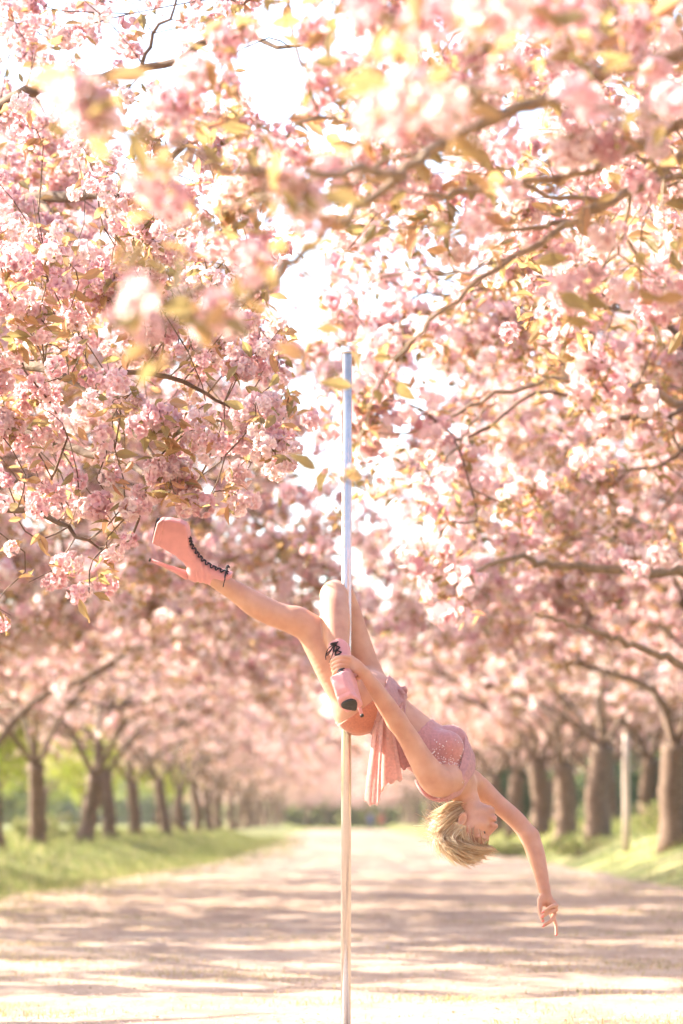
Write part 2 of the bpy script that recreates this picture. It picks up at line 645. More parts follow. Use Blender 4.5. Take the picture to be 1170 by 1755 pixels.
def scatter_leaves(P, S, tpl, rng):
    tv, tq, tt = tpl
    SCATTER_AGE[0] = np.repeat(np.clip(0.5 + 0.5 * np.sin(P[:, 0] * 23.0 + P[:, 1] * 31.0 + P[:, 2] * 27.0), 0, 1), len(tv))
    R = leaf_frames(len(P), rng)
    V = (np.einsum('nij,kj->nki', R, tv) * S[:, None, None] + P[:, None]).reshape(-1, 3)
    off = (np.arange(len(P)) * len(tv))[:, None, None]
    f = [(tt[None] + off).reshape(-1, 3)]
    if len(tq):
        f.append((tq[None] + off).reshape(-1, 4))
    return V, f


# ------------------------------------------------------------------ tree skeleton
def kmeans(P, k, rng, it=6):
    C = P[rng.choice(len(P), k, replace=False)]
    for _ in range(it):
        D = ((P[:, None] - C[None]) ** 2).sum(-1)
        L = D.argmin(1)
        for j in range(k):
            if (L == j).any():
                C[j] = P[L == j].mean(0)
    return L


def grow(soup, pos, dr, P, rng, twigs, r_end=0.0045, root_k=0, pw=0.46, sides=None, depth=0, min_r=0.0):
    """a branching system from pos to every target in P"""
    n = len(P)
    if n <= 2:
        for p in P:
            ln = np.linalg.norm(p - pos)
            m = pos * 0.6 + p * 0.4 + dr * 0.2 * ln + rng.normal(0, 0.02 + 0.05 * ln, 3)
            m2 = pos * 0.25 + p * 0.75 + dr * 0.1 * ln + rng.normal(0, 0.02 + 0.05 * ln, 3)
            pts = spline([pos, m, m2, p], 8)
            soup.tube(pts, np.linspace(r_end * 1.3, r_end * 0.6, 8), 3, False)
            twigs.append(pts)
        return
    k = root_k if root_k else (2 if n < 40 or rng.random() < 0.65 else 3)
    L = kmeans(P, k, rng)
    for j in range(k):
        G = P[L == j]
        if not len(G):
            continue
        c = G.mean(0)
        v = c - pos
        ln = np.linalg.norm(v)
        frac = 0.5 if len(G) > 6 else 0.6
        end = pos + v * frac
        mid = pos + v * frac * 0.5 + dr * ln * frac * 0.22 + rng.normal(0, 0.035 * ln, 3)
        r0 = r_end * max(len(G), 1) ** pw
        sub = max(len(G) / 2.2, 1)
        r1 = r_end * sub ** pw
        m = 7 if len(G) > 8 else 5
        pts = spline([pos, mid, end], m)
        sd = 8 if r0 > 0.05 else (6 if r0 > 0.02 else 4)
        soup.tube(pts, np.linspace(r0, r1, m), sd, False)
        d2 = pts[-1] - pts[-2]
        d2 = d2 / (np.linalg.norm(d2) + 1e-9)
        if len(G) <= 12:
            twigs.append(pts)
        grow(soup, end, d2, G, rng, twigs, r_end, 0, pw, sides, depth + 1)


def trunk_tube(soup, base, top, r, rng, flare=1.55):
    base, top = np.array(base, float), np.array(top, float)
    n = 12
    t = np.linspace(0, 1, n)[:, None]
    pts = base * (1 - t) + top * t
    pts[1:-1, :2] += rng.normal(0, 0.012, (n - 2, 2)) + (np.sin(np.linspace(0, 3.1, n))[1:-1, None] * rng.normal(0, 0.35 * r, 2)[None])
    pts[0, 2] -= 0.15
    rad = r * (1 + (flare - 1) * np.exp(-np.linspace(0, 1, n) * 9)) * (1 + rng.normal(0, 0.025, n))
    rad[-1] *= 1.08
    soup.tube(pts, rad, 14, True)


def crown_targets(n, rng, R=5.0, H=7.2, zlow=2.5, off=(0, 0), edge=3.9):
    out = []
    while len(out) < n:
        a = rng.uniform(0, 2 * math.pi)
        q = math.sqrt(rng.uniform(0.015, 1))
        lob = 1 + 0.16 * math.sin(3 * a + off[0] * 7) + 0.1 * math.sin(5 * a + 2)
        x, y = q * R * lob * math.cos(a), q * R * lob * math.sin(a)
        top = H - (H - edge) * q ** 2.4
        low = zlow + 0.7 * (1 - q) + 0.25 * math.sin(4 * a + 1)
        u = rng.uniform() ** 0.8
        out.append((x + off[0], y + off[1], low + (top - low) * u))
    return np.array(out)


def cluster_points(twigs, per, rng, spread=0.07):
    P = []
    for pts in twigs:
        m = rng.poisson(per)
        for _ in range(m):
            t = rng.uniform(0.25, 1.0) * (len(pts) - 1)
            i = min(int(t), len(pts) - 2)
            P.append(pts[i] + (pts[i + 1] - pts[i]) * (t - i))
    P = np.array(P)
    P = P + rng.normal(0, spread, P.shape) - np.array([0, 0, 0.02])
    return P


def tree_data(seed, n_ends, per, puffs, R=5.0, H=7.2, fork=1.85, r=0.17, leaf_per=4.0, limbs=5, zlow=2.5, edge=3.9, csize=1.0, wood=0.0052, lean_s=0.05):
    rng = np.random.default_rng(seed)
    s = Soup()
    lean = rng.normal(0, lean_s, 2)
    top = np.array([lean[0], lean[1], fork])
    trunk_tube(s, (0, 0, 0), top, r, rng)
    tg = crown_targets(n_ends, rng, R, H, zlow, edge=edge, off=(rng.normal(0, 0.3), rng.normal(0, 0.3)))
    twigs = []
    grow(s, top - np.array([0, 0, 0.08]), np.array([0, 0, 1.0]), tg, rng, twigs, wood, limbs)
    wood = s.mesh('trunk', [M_BARK], True)
    P = cluster_points(twigs, per, rng)
    V, Q = scatter(P, rng.uniform(0.8, 1.7, len(P)) * csize, puffs, rng)
    crown = aged(make_mesh('blossom_crown', V, [Q], [M_PETAL]))
    P = np.repeat(cluster_points(twigs, leaf_per / 4.0, rng, 0.07), 4, axis=0)
    P = P + rng.normal(0, 0.035, P.shape)
    V, f = scatter_leaves(P, rng.uniform(0.7, 1.3, len(P)), LEAF_COARSE, rng)
    leaves = aged(make_mesh('leaves', V, f, [M_LEAF]))
    return wood, crown, leaves


FAR = [tree_data(100 + i, 430, 5.4, PUFF3, R=6.1, H=7.8, r=0.19 if i < 4 else 0.25, leaf_per=20.0, edge=4.4, limbs=4 + i % 2, fork=(1.8, 1.95, 1.6, 2.0, 1.9, 2.05)[i], csize=0.92, wood=0.0082, lean_s=0.13, zlow=2.8) for i in range(6)]
MID = [tree_data(200 + i, 1000, 4.4, PUFF1, R=6.0, H=9.4, fork=1.9, r=0.19, leaf_per=19.0, edge=5.6, limbs=5) for i in range(3)]


def place_tree(data, x, y, rz, sc, label, group=None, tw=1.0):
    z = float(bank(np.array(x), np.array(y)))
    t = thing('cherry_tree', label, 'cherry tree', (x, y, z), group)
    t.rotation_euler = (0, 0, rz)
    t.scale = (sc, sc, sc)
    link('trunk', data[0], t)
    link('blossom_crown', data[1], t, kind='stuff')
    link('leaves', data[2], t, kind='stuff')
    return t


_r = random.Random(4)
_ord = ['first', 'second', 'third', 'fourth', 'fifth', 'sixth', 'seventh', 'eighth', 'ninth', 'tenth', 'eleventh', 'twelfth']
# left row: trunk distances read off the photograph
left_y = [44.5, 51, 58.5, 67, 75.5, 86.5, 97, 106, 115]
for i, y in enumerate(left_y):
    lab = {0: 'cherry tree at the left edge of the picture with its low limb reaching right',
           1: 'slender cherry trunk standing second from the left picture edge in the grass',
           2: 'forked cherry trunk standing third from the left picture edge in the grass'}.get(
        i, _ord[i] + ' cherry tree from the left picture edge in the left row')
    place_tree(FAR[i % 4], -6.35 + _r.uniform(-0.1, 0.1), y, _r.uniform(0, 6.28), _r.uniform(0.92, 1.05) * (1.0 if i != 1 else 0.93), lab, 'cherry trees in the left row')
y = 124
while y < 250:
    place_tree(FAR[_r.randrange(4)], -6.4 + _r.uniform(-0.2, 0.2), y, _r.uniform(0, 6.28), _r.uniform(0.92, 1.08), 'far cherry tree melting into the pink blur of the left row', 'far cherry trees of the left row')
    y += _r.uniform(8, 10.5)
right_y = [44, 57, 65, 73, 83, 92, 101, 110]
for i, y in enumerate(right_y):
    lab = {0: 'thick cherry trunk at the right edge of the picture above the bright weeds'}.get(
        i, _ord[i] + ' cherry tree from the right picture edge in the right row')
    place_tree(FAR[4 + i % 2], 6.0 + _r.uniform(-0.1, 0.1), y, _r.uniform(0, 6.28), _r.uniform(0.98, 1.1), lab, 'cherry trees in the right row')
y = 119
while y < 250:
    place_tree(FAR[_r.randrange(4)], 6.1 + _r.uniform(-0.2, 0.2), y, _r.uniform(0, 6.28), _r.uniform(0.92, 1.08), 'far cherry tree melting into the pink blur of the right row', 'far cherry trees of the right row')
    y += _r.uniform(8, 10.5)
# second rows outside the avenue
for i, y in enumerate((70, 84, 99, 116, 134)):
    place_tree(FAR[_r.randrange(4)], -14.0 + _r.uniform(-0.5, 0.5), y, _r.uniform(0, 6.28), 0.95, 'outer-row cherry tree behind the left trunks, %s from the left picture edge' % _ord[i], 'outer left cherry trees')
for i, y in enumerate((70, 79, 88, 98, 110, 124)):
    place_tree(FAR[4 + _r.randrange(2)], 9.2 + _r.uniform(-0.5, 0.5), y, _r.uniform(0, 6.28), 1.0, 'outer-row cherry tree behind the right trunks, %s from the right picture edge' % _ord[i], 'outer right cherry trees')
# trees closing the far end of the avenue
for k, x in enumerate((-13, -9, -6.5, -4, -1.7, 0.6, 2.9, 5, 7.5, 10, 14)):
    place_tree(FAR[_r.randrange(4)], x, 268 + 10 * (k % 2) + _r.uniform(-3, 3), _r.uniform(0, 6.28), 0.72 + 0.4 * (k % 2), 'cherry tree closing the hazy far end of the avenue', 'cherry trees at the end of the avenue')
# nearer trees whose trunks stand outside the picture
for k, (x, y, rz, sc) in enumerate([(-6.4, 22.8, 0.4, 0.98), (-6.6, 30, 2.2, 1.0), (-6.5, 37.5, 4.0, 0.98)]):
    place_tree(MID[k % 3], x, y, rz, sc, ['cherry crown hanging over the left verge just behind the near branches', 'cherry crown over the left verge, second behind the near branches', 'cherry crown over the left verge right before the leftmost trunk'][k], 'overhanging cherry trees on the left')
for k, (x, y, rz, sc) in enumerate([(6.7, 18, 1.1, 0.98), (6.2, 26.5, 3.3, 1.02), (6.1, 35.5, 5.0, 1.0)]):
    t = place_tree(MID[(k + 1) % 3], x, y, rz, sc, ['cherry crown with long arching limbs reaching in from the right', 'cherry crown over the right verge, second behind the arching limbs', 'cherry crown over the right verge right before the thick right trunk'][k], 'overhanging cherry trees on the right')
    if k == 0:      # its long limbs arch across the right half of the view
        inv = np.linalg.inv(np.array(Matrix.Translation(t.location) @ Matrix.Rotation(rz, 4, 'Z') @ Matrix.Scale(sc, 4)))
        tp = np.array([x, y, 2.0])
        rg = np.random.default_rng(17)
        for P, r0, r1 in (([tp, (4.6, 18.4, 2.5), U(1230, 990, 18.5), U(1120, 978, 18.2), U(1000, 972, 18), U(940, 968, 17.8), U(880, 958, 17.5), U(800, 985, 17.2), U(730, 1010, 17)], 0.10, 0.010),
                          ([tp, (4.4, 17.4, 3.6), U(1250, 735, 16.6), U(1170, 697, 16.4), U(1090, 662, 16.2), U(985, 650, 16), U(900, 662, 15.8), U(800, 700, 15.6), U(720, 735, 15.4), U(630, 752, 15.3)], 0.07, 0.006),
                          ([U(1080, 660, 16.2), U(1040, 620, 16), U(1020, 580, 15.9), U(990, 560, 15.8)], 0.02, 0.008),
                          ([U(850, 680, 15.7), U(815, 720, 15.4), U(775, 775, 15.2), U(735, 840, 15), U(722, 900, 15), U(730, 960, 14.9), U(755, 1010, 14.9)], 0.014, 0.006),
                          ([tp, (4.6, 17.6, 2.25), U(1260, 1170, 17.4), U(1150, 1128, 17.2), U(1060, 1098, 17), U(980, 1070, 16.8), U(915, 1050, 16.6)], 0.08, 0.010),
                          ([U(1120, 978, 18.2), U(1060, 930, 18), U(1000, 915, 17.8), U(930, 935, 17.6)], 0.016, 0.006)):
            c = spline(P, 40)
            c[2:-1] += rg.normal(0, 0.012, (37, 3))
            c = c @ inv[:3, :3].T + inv[:3, 3]
            s = Soup()
            s.tube(c, np.linspace(r0 * 0.62, r1 * 0.8, 40), 8, True)
            link('limb', s.mesh('limb', [M_TWIG], True), t)

# unseen trees continuing the avenue, added for what the pole reflects
for k, (x, y, rz, lab) in enumerate([(7.6, 3.6, 0.7, 'unseen cherry tree added on the right beside the viewer'), (-7.4, -3.5, 2.0, 'unseen cherry tree added on the left beside the viewer'),
                                     (-5.0, -11, 2.7, 'unseen cherry tree added on the left close behind the viewer'), (6.0, -7, 4.4, 'unseen cherry tree added on the right close behind the viewer'),
                                     (0.3, -19, 5.2, 'unseen cherry tree added across the path far behind the viewer')]):
    place_tree(MID[k % 3], x, y, rz, 0.97, lab, 'unseen cherry trees added around the viewer')

# ------------------------------------------------------------------ the two nearest trees, whose boughs fill the top of the picture
def in_gap(u, v):
    g = ((u - 635) / 130) ** 2 + ((v - 560) / 105) ** 2 < 1
    g |= ((u - 470) / 62) ** 2 + ((v - 120) / 105) ** 2 < 1
    g |= ((u - 540) / 60) ** 2 + ((v - 480) / 50) ** 2 < 1
    g |= (u > 225) & (u < 520) & (v > 872) & (v < 1120)
    return g


def hits_person_sun(P, keep, rng):
    """gaps in the crown through which the sun reaches the dancer and the sand before her"""
    ok = np.ones(len(P), bool)
    for c, rad in (((0.05, 10, 1.8), 0.5), ((0.45, 10, 1.25), 0.45), ((-0.45, 10, 2.0), 0.42), ((-0.3, 11.4, 0), 1.0), ((1.4, 12.0, 0), 1.0), ((-1.4, 13.0, 0), 1.0), ((0.3, 13.1, 0), 1.0), ((1.9, 13.6, 0), 1.0), ((-0.6, 14.2, 0), 0.8), ((0.9, 10.4, 0.3), 0.5)):
        w = P - np.array(c)
        t = w @ SUN
        dist = np.linalg.norm(w - t[:, None] * SUN, axis=1)
        ok &= ~((dist < rad) & (t > 0.3) & (rng.uniform(0, 1, len(P)) > keep))
    return ok


POM_MESH = [aged(make_mesh('blossom_cluster', v, [q], [M_PETAL]), np.full(len(v), (i % 6 + 0.5) / 6)) for i, (v, q) in enumerate(POM * 2)]
LEAF_MESH = [aged(make_mesh('leaf', LEAF_FINE[0], [LEAF_FINE[1], LEAF_FINE[2]], [M_LEAF]), np.full(len(LEAF_FINE[0]), (i + 0.5) / 5)) for i in range(5)]


def near_tree(label, base, fork, r, boughs, visible, outside, per, leaf_per, seed, extra=(), r_end=0.0030, bark=None):
    rng = np.random.default_rng(seed)
    base = np.array([base[0], base[1], float(bank(np.array(base[0]), np.array(base[1])))])
    t = thing('cherry_tree', label, 'cherry tree', tuple(base), 'near cherry trees')
    s = Soup()
    top = base + np.array([0, 0, fork])
    trunk_tube(s, base, top, r, rng)
    twigs, nodes, dirs = [], [], []
    for pts, r0, r1, n in boughs:
        c = spline(pts, n)
        c[1:-1] += rng.normal(0, 0.006, (n - 2, 3))
        s.tube(c, np.linspace(r0, r1, n) * (1 + rng.normal(0, 0.05, n)), 8, True)
        d = np.gradient(c, axis=0)
        d /= np.linalg.norm(d, axis=1)[:, None]
        nodes.append(c)
        dirs.append(d)
    nodes, dirs = np.concatenate(nodes), np.concatenate(dirs)
    vis_tw, out_tw = [], []
    for T, tw, lim in ((visible, vis_tw, 14), (outside, out_tw, 60)):
        if not len(T):
            continue
        D = ((T[:, None] - nodes[None]) ** 2).sum(-1)
        T = T[D.min(1) < (1.2 if tw is vis_tw else 2.6) ** 2]
        D = ((T[:, None] - nodes[None]) ** 2).sum(-1)
        ok = hits_person_sun(T, 0.1, rng)
        T, D = T[ok], D[ok]
        near = D.argmin(1)
        for k in np.unique(near):
            G = T[near == k]
            while len(G):
                g, G = G[:lim], G[lim:]
                grow(s, nodes[k], dirs[k], g, rng, tw, r_end, pw=0.42)
    for p, sz in extra:      # single pompoms on their own twigs
        p = np.array(p)
        k = ((nodes - p) ** 2).sum(-1).argmin()
        if np.linalg.norm(nodes[k] - p) > 0.8:
            continue
        m = (nodes[k] + p) / 2 + rng.normal(0, 0.05, 3)
        c = spline([nodes[k], m, p], 8)
        s.tube(c, np.linspace(0.004, 0.002, 8), 4, False)
    link('trunk', s.mesh('trunk', [bark or M_BARK], True), t, tuple(-base))
    P = cluster_points(vis_tw, per, rng, 0.05)
    u, v = pix(P)
    P = P[~in_gap(u, v)]
    P = P[hits_person_sun(P, 0.12, rng)]
    S = rng.uniform(0.75, 1.25, len(P))
    if len(extra):
        P = np.concatenate([P, np.array([e[0] for e in extra])])
        S = np.concatenate([S, np.array([e[1] for e in extra])])
    u, v = pix(P)
    seen = (u > -60) & (u < 1230) & (v > -60) & (v < 1300)
    score = np.where(seen, S / P[:, 1], 0)
    order = np.argsort(-score)
    parts = order[:290][score[order[:290]] > 0]
    R = rand_rot(len(parts), rng)
    for k, i in enumerate(parts):
        o = bpy.data.objects.new('blossom_cluster', POM_MESH[int(rng.integers(0, 12))])
        COL.objects.link(o)
        o.parent = t
        M = Matrix(R[k].tolist()).to_4x4()
        o.matrix_local = Matrix.Translation(Vector(P[i] - base)) @ M @ Matrix.Scale(float(S[i]), 4)
    rest = np.ones(len(P), bool)
    rest[parts] = False
    V, Q = scatter(P[rest] - base, S[rest], POM, rng)
    link('blossoms', aged(make_mesh('blossoms', V, [Q], [M_PETAL])), t, kind='stuff')
    if out_tw:
        Po = cluster_points(out_tw, per, rng, 0.07)
        Po = Po[hits_person_sun(Po, 0.1, rng)]
        V, Q = scatter(Po - base, rng.uniform(0.8, 1.35, len(Po)), PUFF1, rng)
        link('blossom_crown', aged(make_mesh('blossom_crown', V, [Q], [M_PETAL])), t, kind='stuff')
        Po = cluster_points(out_tw, leaf_per, rng, 0.06)
        Po = Po[hits_person_sun(Po, 0.1, rng)]
        V, f = scatter_leaves(Po - base, rng.uniform(0.7, 1.2, len(Po)), LEAF_COARSE, rng)
        link('outer_leaves', aged(make_mesh('outer_leaves', V, f, [M_LEAF])), t, kind='stuff')
    # leaves beside the clusters
    P = cluster_points(vis_tw, leaf_per, rng, 0.035)
    u, v = pix(P)
    P = P[~in_gap(u, v)]
    P = P[hits_person_sun(P, 0.12, rng)]
    if len(extra):
        E = np.repeat(np.array([e[0] for e in extra]), 4, axis=0)
        P = np.concatenate([P, E + rng.normal(0, 0.045, E.shape)])
    S = rng.uniform(0.6, 1.15, len(P))
    u, v = pix(P)
    seen = (u > -60) & (u < 1230) & (v > -60) & (v < 1300)
    score = np.where(seen, S / P[:, 1], 0)
    order = np.argsort(-score)
    parts = order[:290][score[order[:290]] > 0]
    R = leaf_frames(len(parts), rng)
    for k, i in enumerate(parts):
        o = bpy.data.objects.new('leaf', LEAF_MESH[k % 5])
        COL.objects.link(o)
        o.parent = t
        o.matrix_local = Matrix.Translation(Vector(P[i] - base)) @ Matrix(R[k].tolist()).to_4x4() @ Matrix.Scale(float(S[i]), 4)
    rest = np.ones(len(P), bool)
    rest[parts] = False
    V, f = scatter_leaves(P[rest] - base, S[rest], LEAF_FINE, rng)
    link('leaves', aged(make_mesh('leaves', V, f, [M_LEAF])), t, kind='stuff')
    return t


def sample_view(n, rng, u0, u1, v0, v1, d0, d1, accept, dpow=1.0):
    out = []
    while len(out) < n:
        u, v = rng.uniform(u0, u1), rng.uniform(v0, v1)
        d = d0 + (d1 - d0) * rng.uniform() ** dpow
        if accept(u, v, d):
            out.append(U(u, v, d))
    return np.array(out)


def build_near_trees():
    rng = np.random.default_rng(21)
    # ---- left
    base = (-5.4, 12.4)
    fork = 1.9
    top = np.array([base[0], base[1], fork])
    boughs = [
        ([top, (-3.9, 12.0, 2.75), U(-230, 690, 11.4), U(0, 735, 11), U(110, 762, 10.8), U(232, 802, 10.5), U(300, 850, 10.3)], 0.055, 0.005, 40),
        ([top, (-4.4, 11.6, 3.2), U(-250, 520, 11.5), U(-40, 600, 11.2), U(120, 650, 10.8), U(235, 750, 10.6), U(310, 842, 10.4)], 0.05, 0.005, 40),
        ([top, (-4.8, 13.0, 3.9), (-3.6, 13.2, 4.7), U(-110, 250, 13), U(20, 168, 12.6), U(75, 152, 12.5), U(190, 130, 12.3), U(300, 103, 12), U(352, 68, 11.9), U(395, 50, 11.8), U(450, 72, 11.6), U(545, 82, 11.4)], 0.045, 0.007, 48),
        ([U(352, 68, 11.9), U(390, 30, 11.7), U(440, -10, 11.5), U(480, -60, 11.3)], 0.011, 0.005, 10),
        ([U(240, 120, 12.2), U(265, 60, 12.2), U(300, 10, 12.1), U(310, -60, 12)], 0.012, 0.005, 10),
        ([top, (-4.5, 13.2, 3.5), U(-120, 400, 13.6), U(60, 340, 13), U(220, 330, 12.5), U(330, 240, 12.2), U(380, 232, 12)], 0.05, 0.01, 36),
        ([U(60, 340, 13), U(170, 440, 12.4), U(330, 480, 11.8), U(430, 520, 11.4)], 0.022, 0.004, 20),
        ([top, (-4.2, 11.2, 2.7), U(-330, 830, 10.6), U(-120, 860, 10.3), U(60, 880, 10.1), U(170, 940, 10)], 0.06, 0.004, 30),
        ([U(110, 650, 10.9), U(260, 640, 10.8), U(380, 690, 10.8), U(470, 740, 10.8)], 0.016, 0.004, 18),
        ([top, (-6.5, 11.0, 3.2), (-7.6, 9.8, 4.4)], 0.08, 0.02, 14),
        ([top, (-6.3, 13.8, 3.4), (-7.4, 15.2, 4.8)], 0.08, 0.02, 14),
        ([top, (-5.0, 10.2, 3.6), (-4.2, 8.0, 4.6)], 0.07, 0.015, 16),
        ([top, (-5.6, 13.5, 4.0), (-5.2, 14.6, 5.8)], 0.07, 0.02, 14),
    ]
    um = ([-300, 0, 120, 300, 420, 560, 700, 900, 1100], [440, 430, 420, 430, 500, 500, 500, 480, 300])
    vm = ([-300, 0, 200, 260, 330, 430, 500], [1085, 1075, 1030, 985, 930, 905, 880])

    def acc(u, v, d):
        if in_gap(u, v) or u > np.interp(v, *um) or v > np.interp(u, *vm):
            return False
        x, y, z = U(u, v, d)
        if z > 7.4 or math.hypot(x - base[0], y - base[1]) > 6.2:
            return False
        if v < 340 and u > 120 and rng.uniform() < 0.3:
            return False
        return True
    vis = sample_view(400, rng, -120, 520, -150, 1090, 9.3, 14.5, acc, 1.1)
    tg = crown_targets(620, rng, 5.6, 7.6, 2.4)
    tg[:, 0] += base[0]
    tg[:, 1] += base[1]
    u, v = pix(tg)
    out = tg[(u < -120)]
    near_tree('near cherry tree with crisp pink pompoms filling the upper left', base, fork, 0.19, boughs, vis, out, 3.6, 8.5, 31)

    # ---- right
    base = (3.9, 8.6)
    top = np.array([base[0], base[1], 1.85])
    boughs = [
        ([top, (2.6, 7.7, 2.9), U(1330, 60, 6.7), U(1170, 92, 6.3), U(1060, 118, 6.2), U(960, 165, 6.1), U(860, 197, 6.0), U(760, 246, 5.9), U(690, 302, 5.8), U(585, 372, 5.7), U(520, 440, 5.6), U(440, 500, 5.5), U(370, 560, 5.4), U(330, 605, 5.3), U(255, 640, 5.2)], 0.022, 0.004, 60),
        ([top, (2.6, 7.9, 2.6), U(1330, 150, 6.9), U(1170, 216, 6.5), U(1085, 256, 6.4), U(980, 292, 6.3), U(900, 316, 6.2), U(800, 326, 6.2), U(727, 334, 6.1)], 0.022, 0.007, 36),
        ([top, (2.5, 8.3, 2.5), U(1320, 210, 7.4), U(1170, 262, 7.2), U(1110, 312, 7.1), U(1000, 372, 7.0), U(900, 430, 6.9), U(800, 500, 6.8), U(700, 590, 6.8), U(645, 670, 6.8), U(612, 770, 6.8)], 0.020, 0.0026, 50),
        ([U(1110, 312, 7.1), U(1040, 346, 7.0), U(960, 384, 7.0), U(870, 392, 6.9), U(740, 388, 6.9)], 0.016, 0.003, 20),
        ([U(1060, 118, 6.2), U(1010, 60, 6.0), U(950, 20, 5.8), U(900, -30, 5.6), U(780, -60, 5.2), U(640, -40, 4.8), U(500, -60, 4.6)], 0.02, 0.005, 30),
        ([U(690, 302, 5.8), U(600, 290, 5.4), U(470, 300, 5.0), U(330, 260, 4.8), U(200, 215, 4.5), U(130, 170, 4.3)], 0.012, 0.003, 26),
        ([U(860, 197, 6.0), U(790, 150, 5.4), U(720, 150, 4.8), U(640, 170, 4.5)], 0.012, 0.004, 16),
        ([U(440, 500, 5.5), U(360, 500, 5.0), U(280, 510, 4.8), U(215, 520, 4.6)], 0.009, 0.003, 14),
        ([top, (2.7, 8.0, 3.3), U(1300, -60, 7.2), U(1120, 20, 6.9), U(985, 75, 6.8), U(880, 140, 6.7), U(760, 190, 6.6), U(640, 215, 6.5), U(520, 200, 6.4), U(430, 225, 6.4)], 0.018, 0.0025, 44),
        ([U(1010, 60, 6.9), U(940, -10, 6.8), U(880, -70, 6.7)], 0.008, 0.004, 8),
        ([top, (2.9, 8.6, 2.6), U(1320, 330, 7.9), U(1170, 300, 7.7), U(1040, 345, 7.5), U(930, 330, 7.4), U(800, 270, 7.3), U(700, 250, 7.2), U(600, 200, 7.1)], 0.016, 0.0025, 40),
        ([U(900, 430, 6.9), U(800, 470, 6.9), U(690, 465, 6.9), U(600, 520, 6.9), U(560, 575, 6.9)], 0.006, 0.002, 22),
        ([U(760, 246, 5.9), U(660, 275, 5.9), U(560, 330, 5.8), U(450, 350, 5.7), U(360, 420, 5.6)], 0.008, 0.002, 24),
        ([U(1170, 262, 7.2), U(1085, 330, 7.3), U(1060, 420, 7.4), U(1000, 500, 7.5)], 0.009, 0.0025, 18),
        ([top, (4.6, 7.2, 3.2), (5.2, 6.0, 4.4)], 0.08, 0.02, 14),
        ([top, (5.0, 9.6, 3.4), (6.2, 10.8, 4.8)], 0.08, 0.02, 14),
        ([top, (3.4, 7.6, 3.4), (2.6, 6.2, 4.4), (1.6, 5.4, 4.6)], 0.07, 0.015, 16),
        ([top, (3.5, 9.6, 3.9), (2.6, 10.6, 5.4)], 0.07, 0.02, 14),
    ]
    lo = ([330, 450, 600, 760, 900, 1170, 1400], [420, 450, 470, 500, 560, 600, 640])

    def acc2(u, v, d):
        if in_gap(u, v) or v > np.interp(u, *lo):
            return False
        if u < 560 and rng.uniform() < 0.25:
            return False
        x, y, z = U(u, v, d)
        return z < 6.2
    vis = sample_view(260, rng, 330, 1330, -200, 620, 5.9, 10.0, acc2, 1.0)
    tg = crown_targets(420, rng, 5.0, 7.0, 2.4)
    tg[:, 0] += base[0]
    tg[:, 1] += base[1]
    u, v = pix(tg)
    out = tg[((u > 1330) | (v < -250)) & (tg[:, 1] > 4.0)]
    ex = []
    for (u, v, d, s) in [(700, 168, 4.3, 1.25), (645, 195, 4.4, 1.1), (765, 190, 4.5, 1.2), (690, 215, 4.5, 1.0), (730, 38, 4.4, 1.2), (690, 80, 4.7, 0.9), (835, 28, 4.5, 1.25),
                         (790, 5, 4.4, 1.1), (925, 25, 4.6, 1.2), (880, -5, 4.5, 1.1), (985, 15, 4.9, 1.1), (868, 118, 5.0, 1.05), (620, 15, 4.6, 0.9),
                         (150, 168, 4.3, 1.15), (112, 150, 4.4, 0.95), (178, 205, 4.4, 0.9), (140, 205, 4.3, 0.8), (245, 312, 4.8, 1.0), (290, 342, 4.8, 0.95), (270, 300, 4.9, 0.8), (300, 365, 4.9, 0.7),
                         (520, 345, 4.9, 1.1), (492, 318, 4.9, 0.9), (545, 368, 5.0, 0.9), (520, 375, 5.0, 0.7), (236, 515, 4.5, 1.0), (215, 540, 4.6, 0.85), (250, 560, 4.6, 0.85), (232, 485, 4.7, 0.7),
                         (372, 528, 4.7, 0.95), (346, 555, 4.8, 0.8), (395, 555, 4.8, 0.75), (436, 440, 4.8, 0.9), (425, 470, 4.9, 0.75), (1150, 172, 5.2, 1.0), (1090, 40, 5.2, 1.0), (1140, 60, 5.3, 0.9),
                         (1125, 130, 5.6, 1.0), (640, 650, 6.8, 0.5), (606, 596, 6.85, 0.3), (556, 806, 6.8, 0.25), (600, 800, 6.8, 0.2)]:
        ex.append((U(u, v, d), s))
    near_tree('foreground cherry tree with blurred boughs and big soft blossoms crossing the upper right', base, 1.85, 0.18, boughs, vis, out, 2.3, 6.5, 32, ex, bark=M_TWIG)


build_near_trees()

# ------------------------------------------------------------------ signed-distance modelling for the dancer
D0 = 10.0


def W(u, v, dy=0.0):
    return U(u, v, D0 + dy)


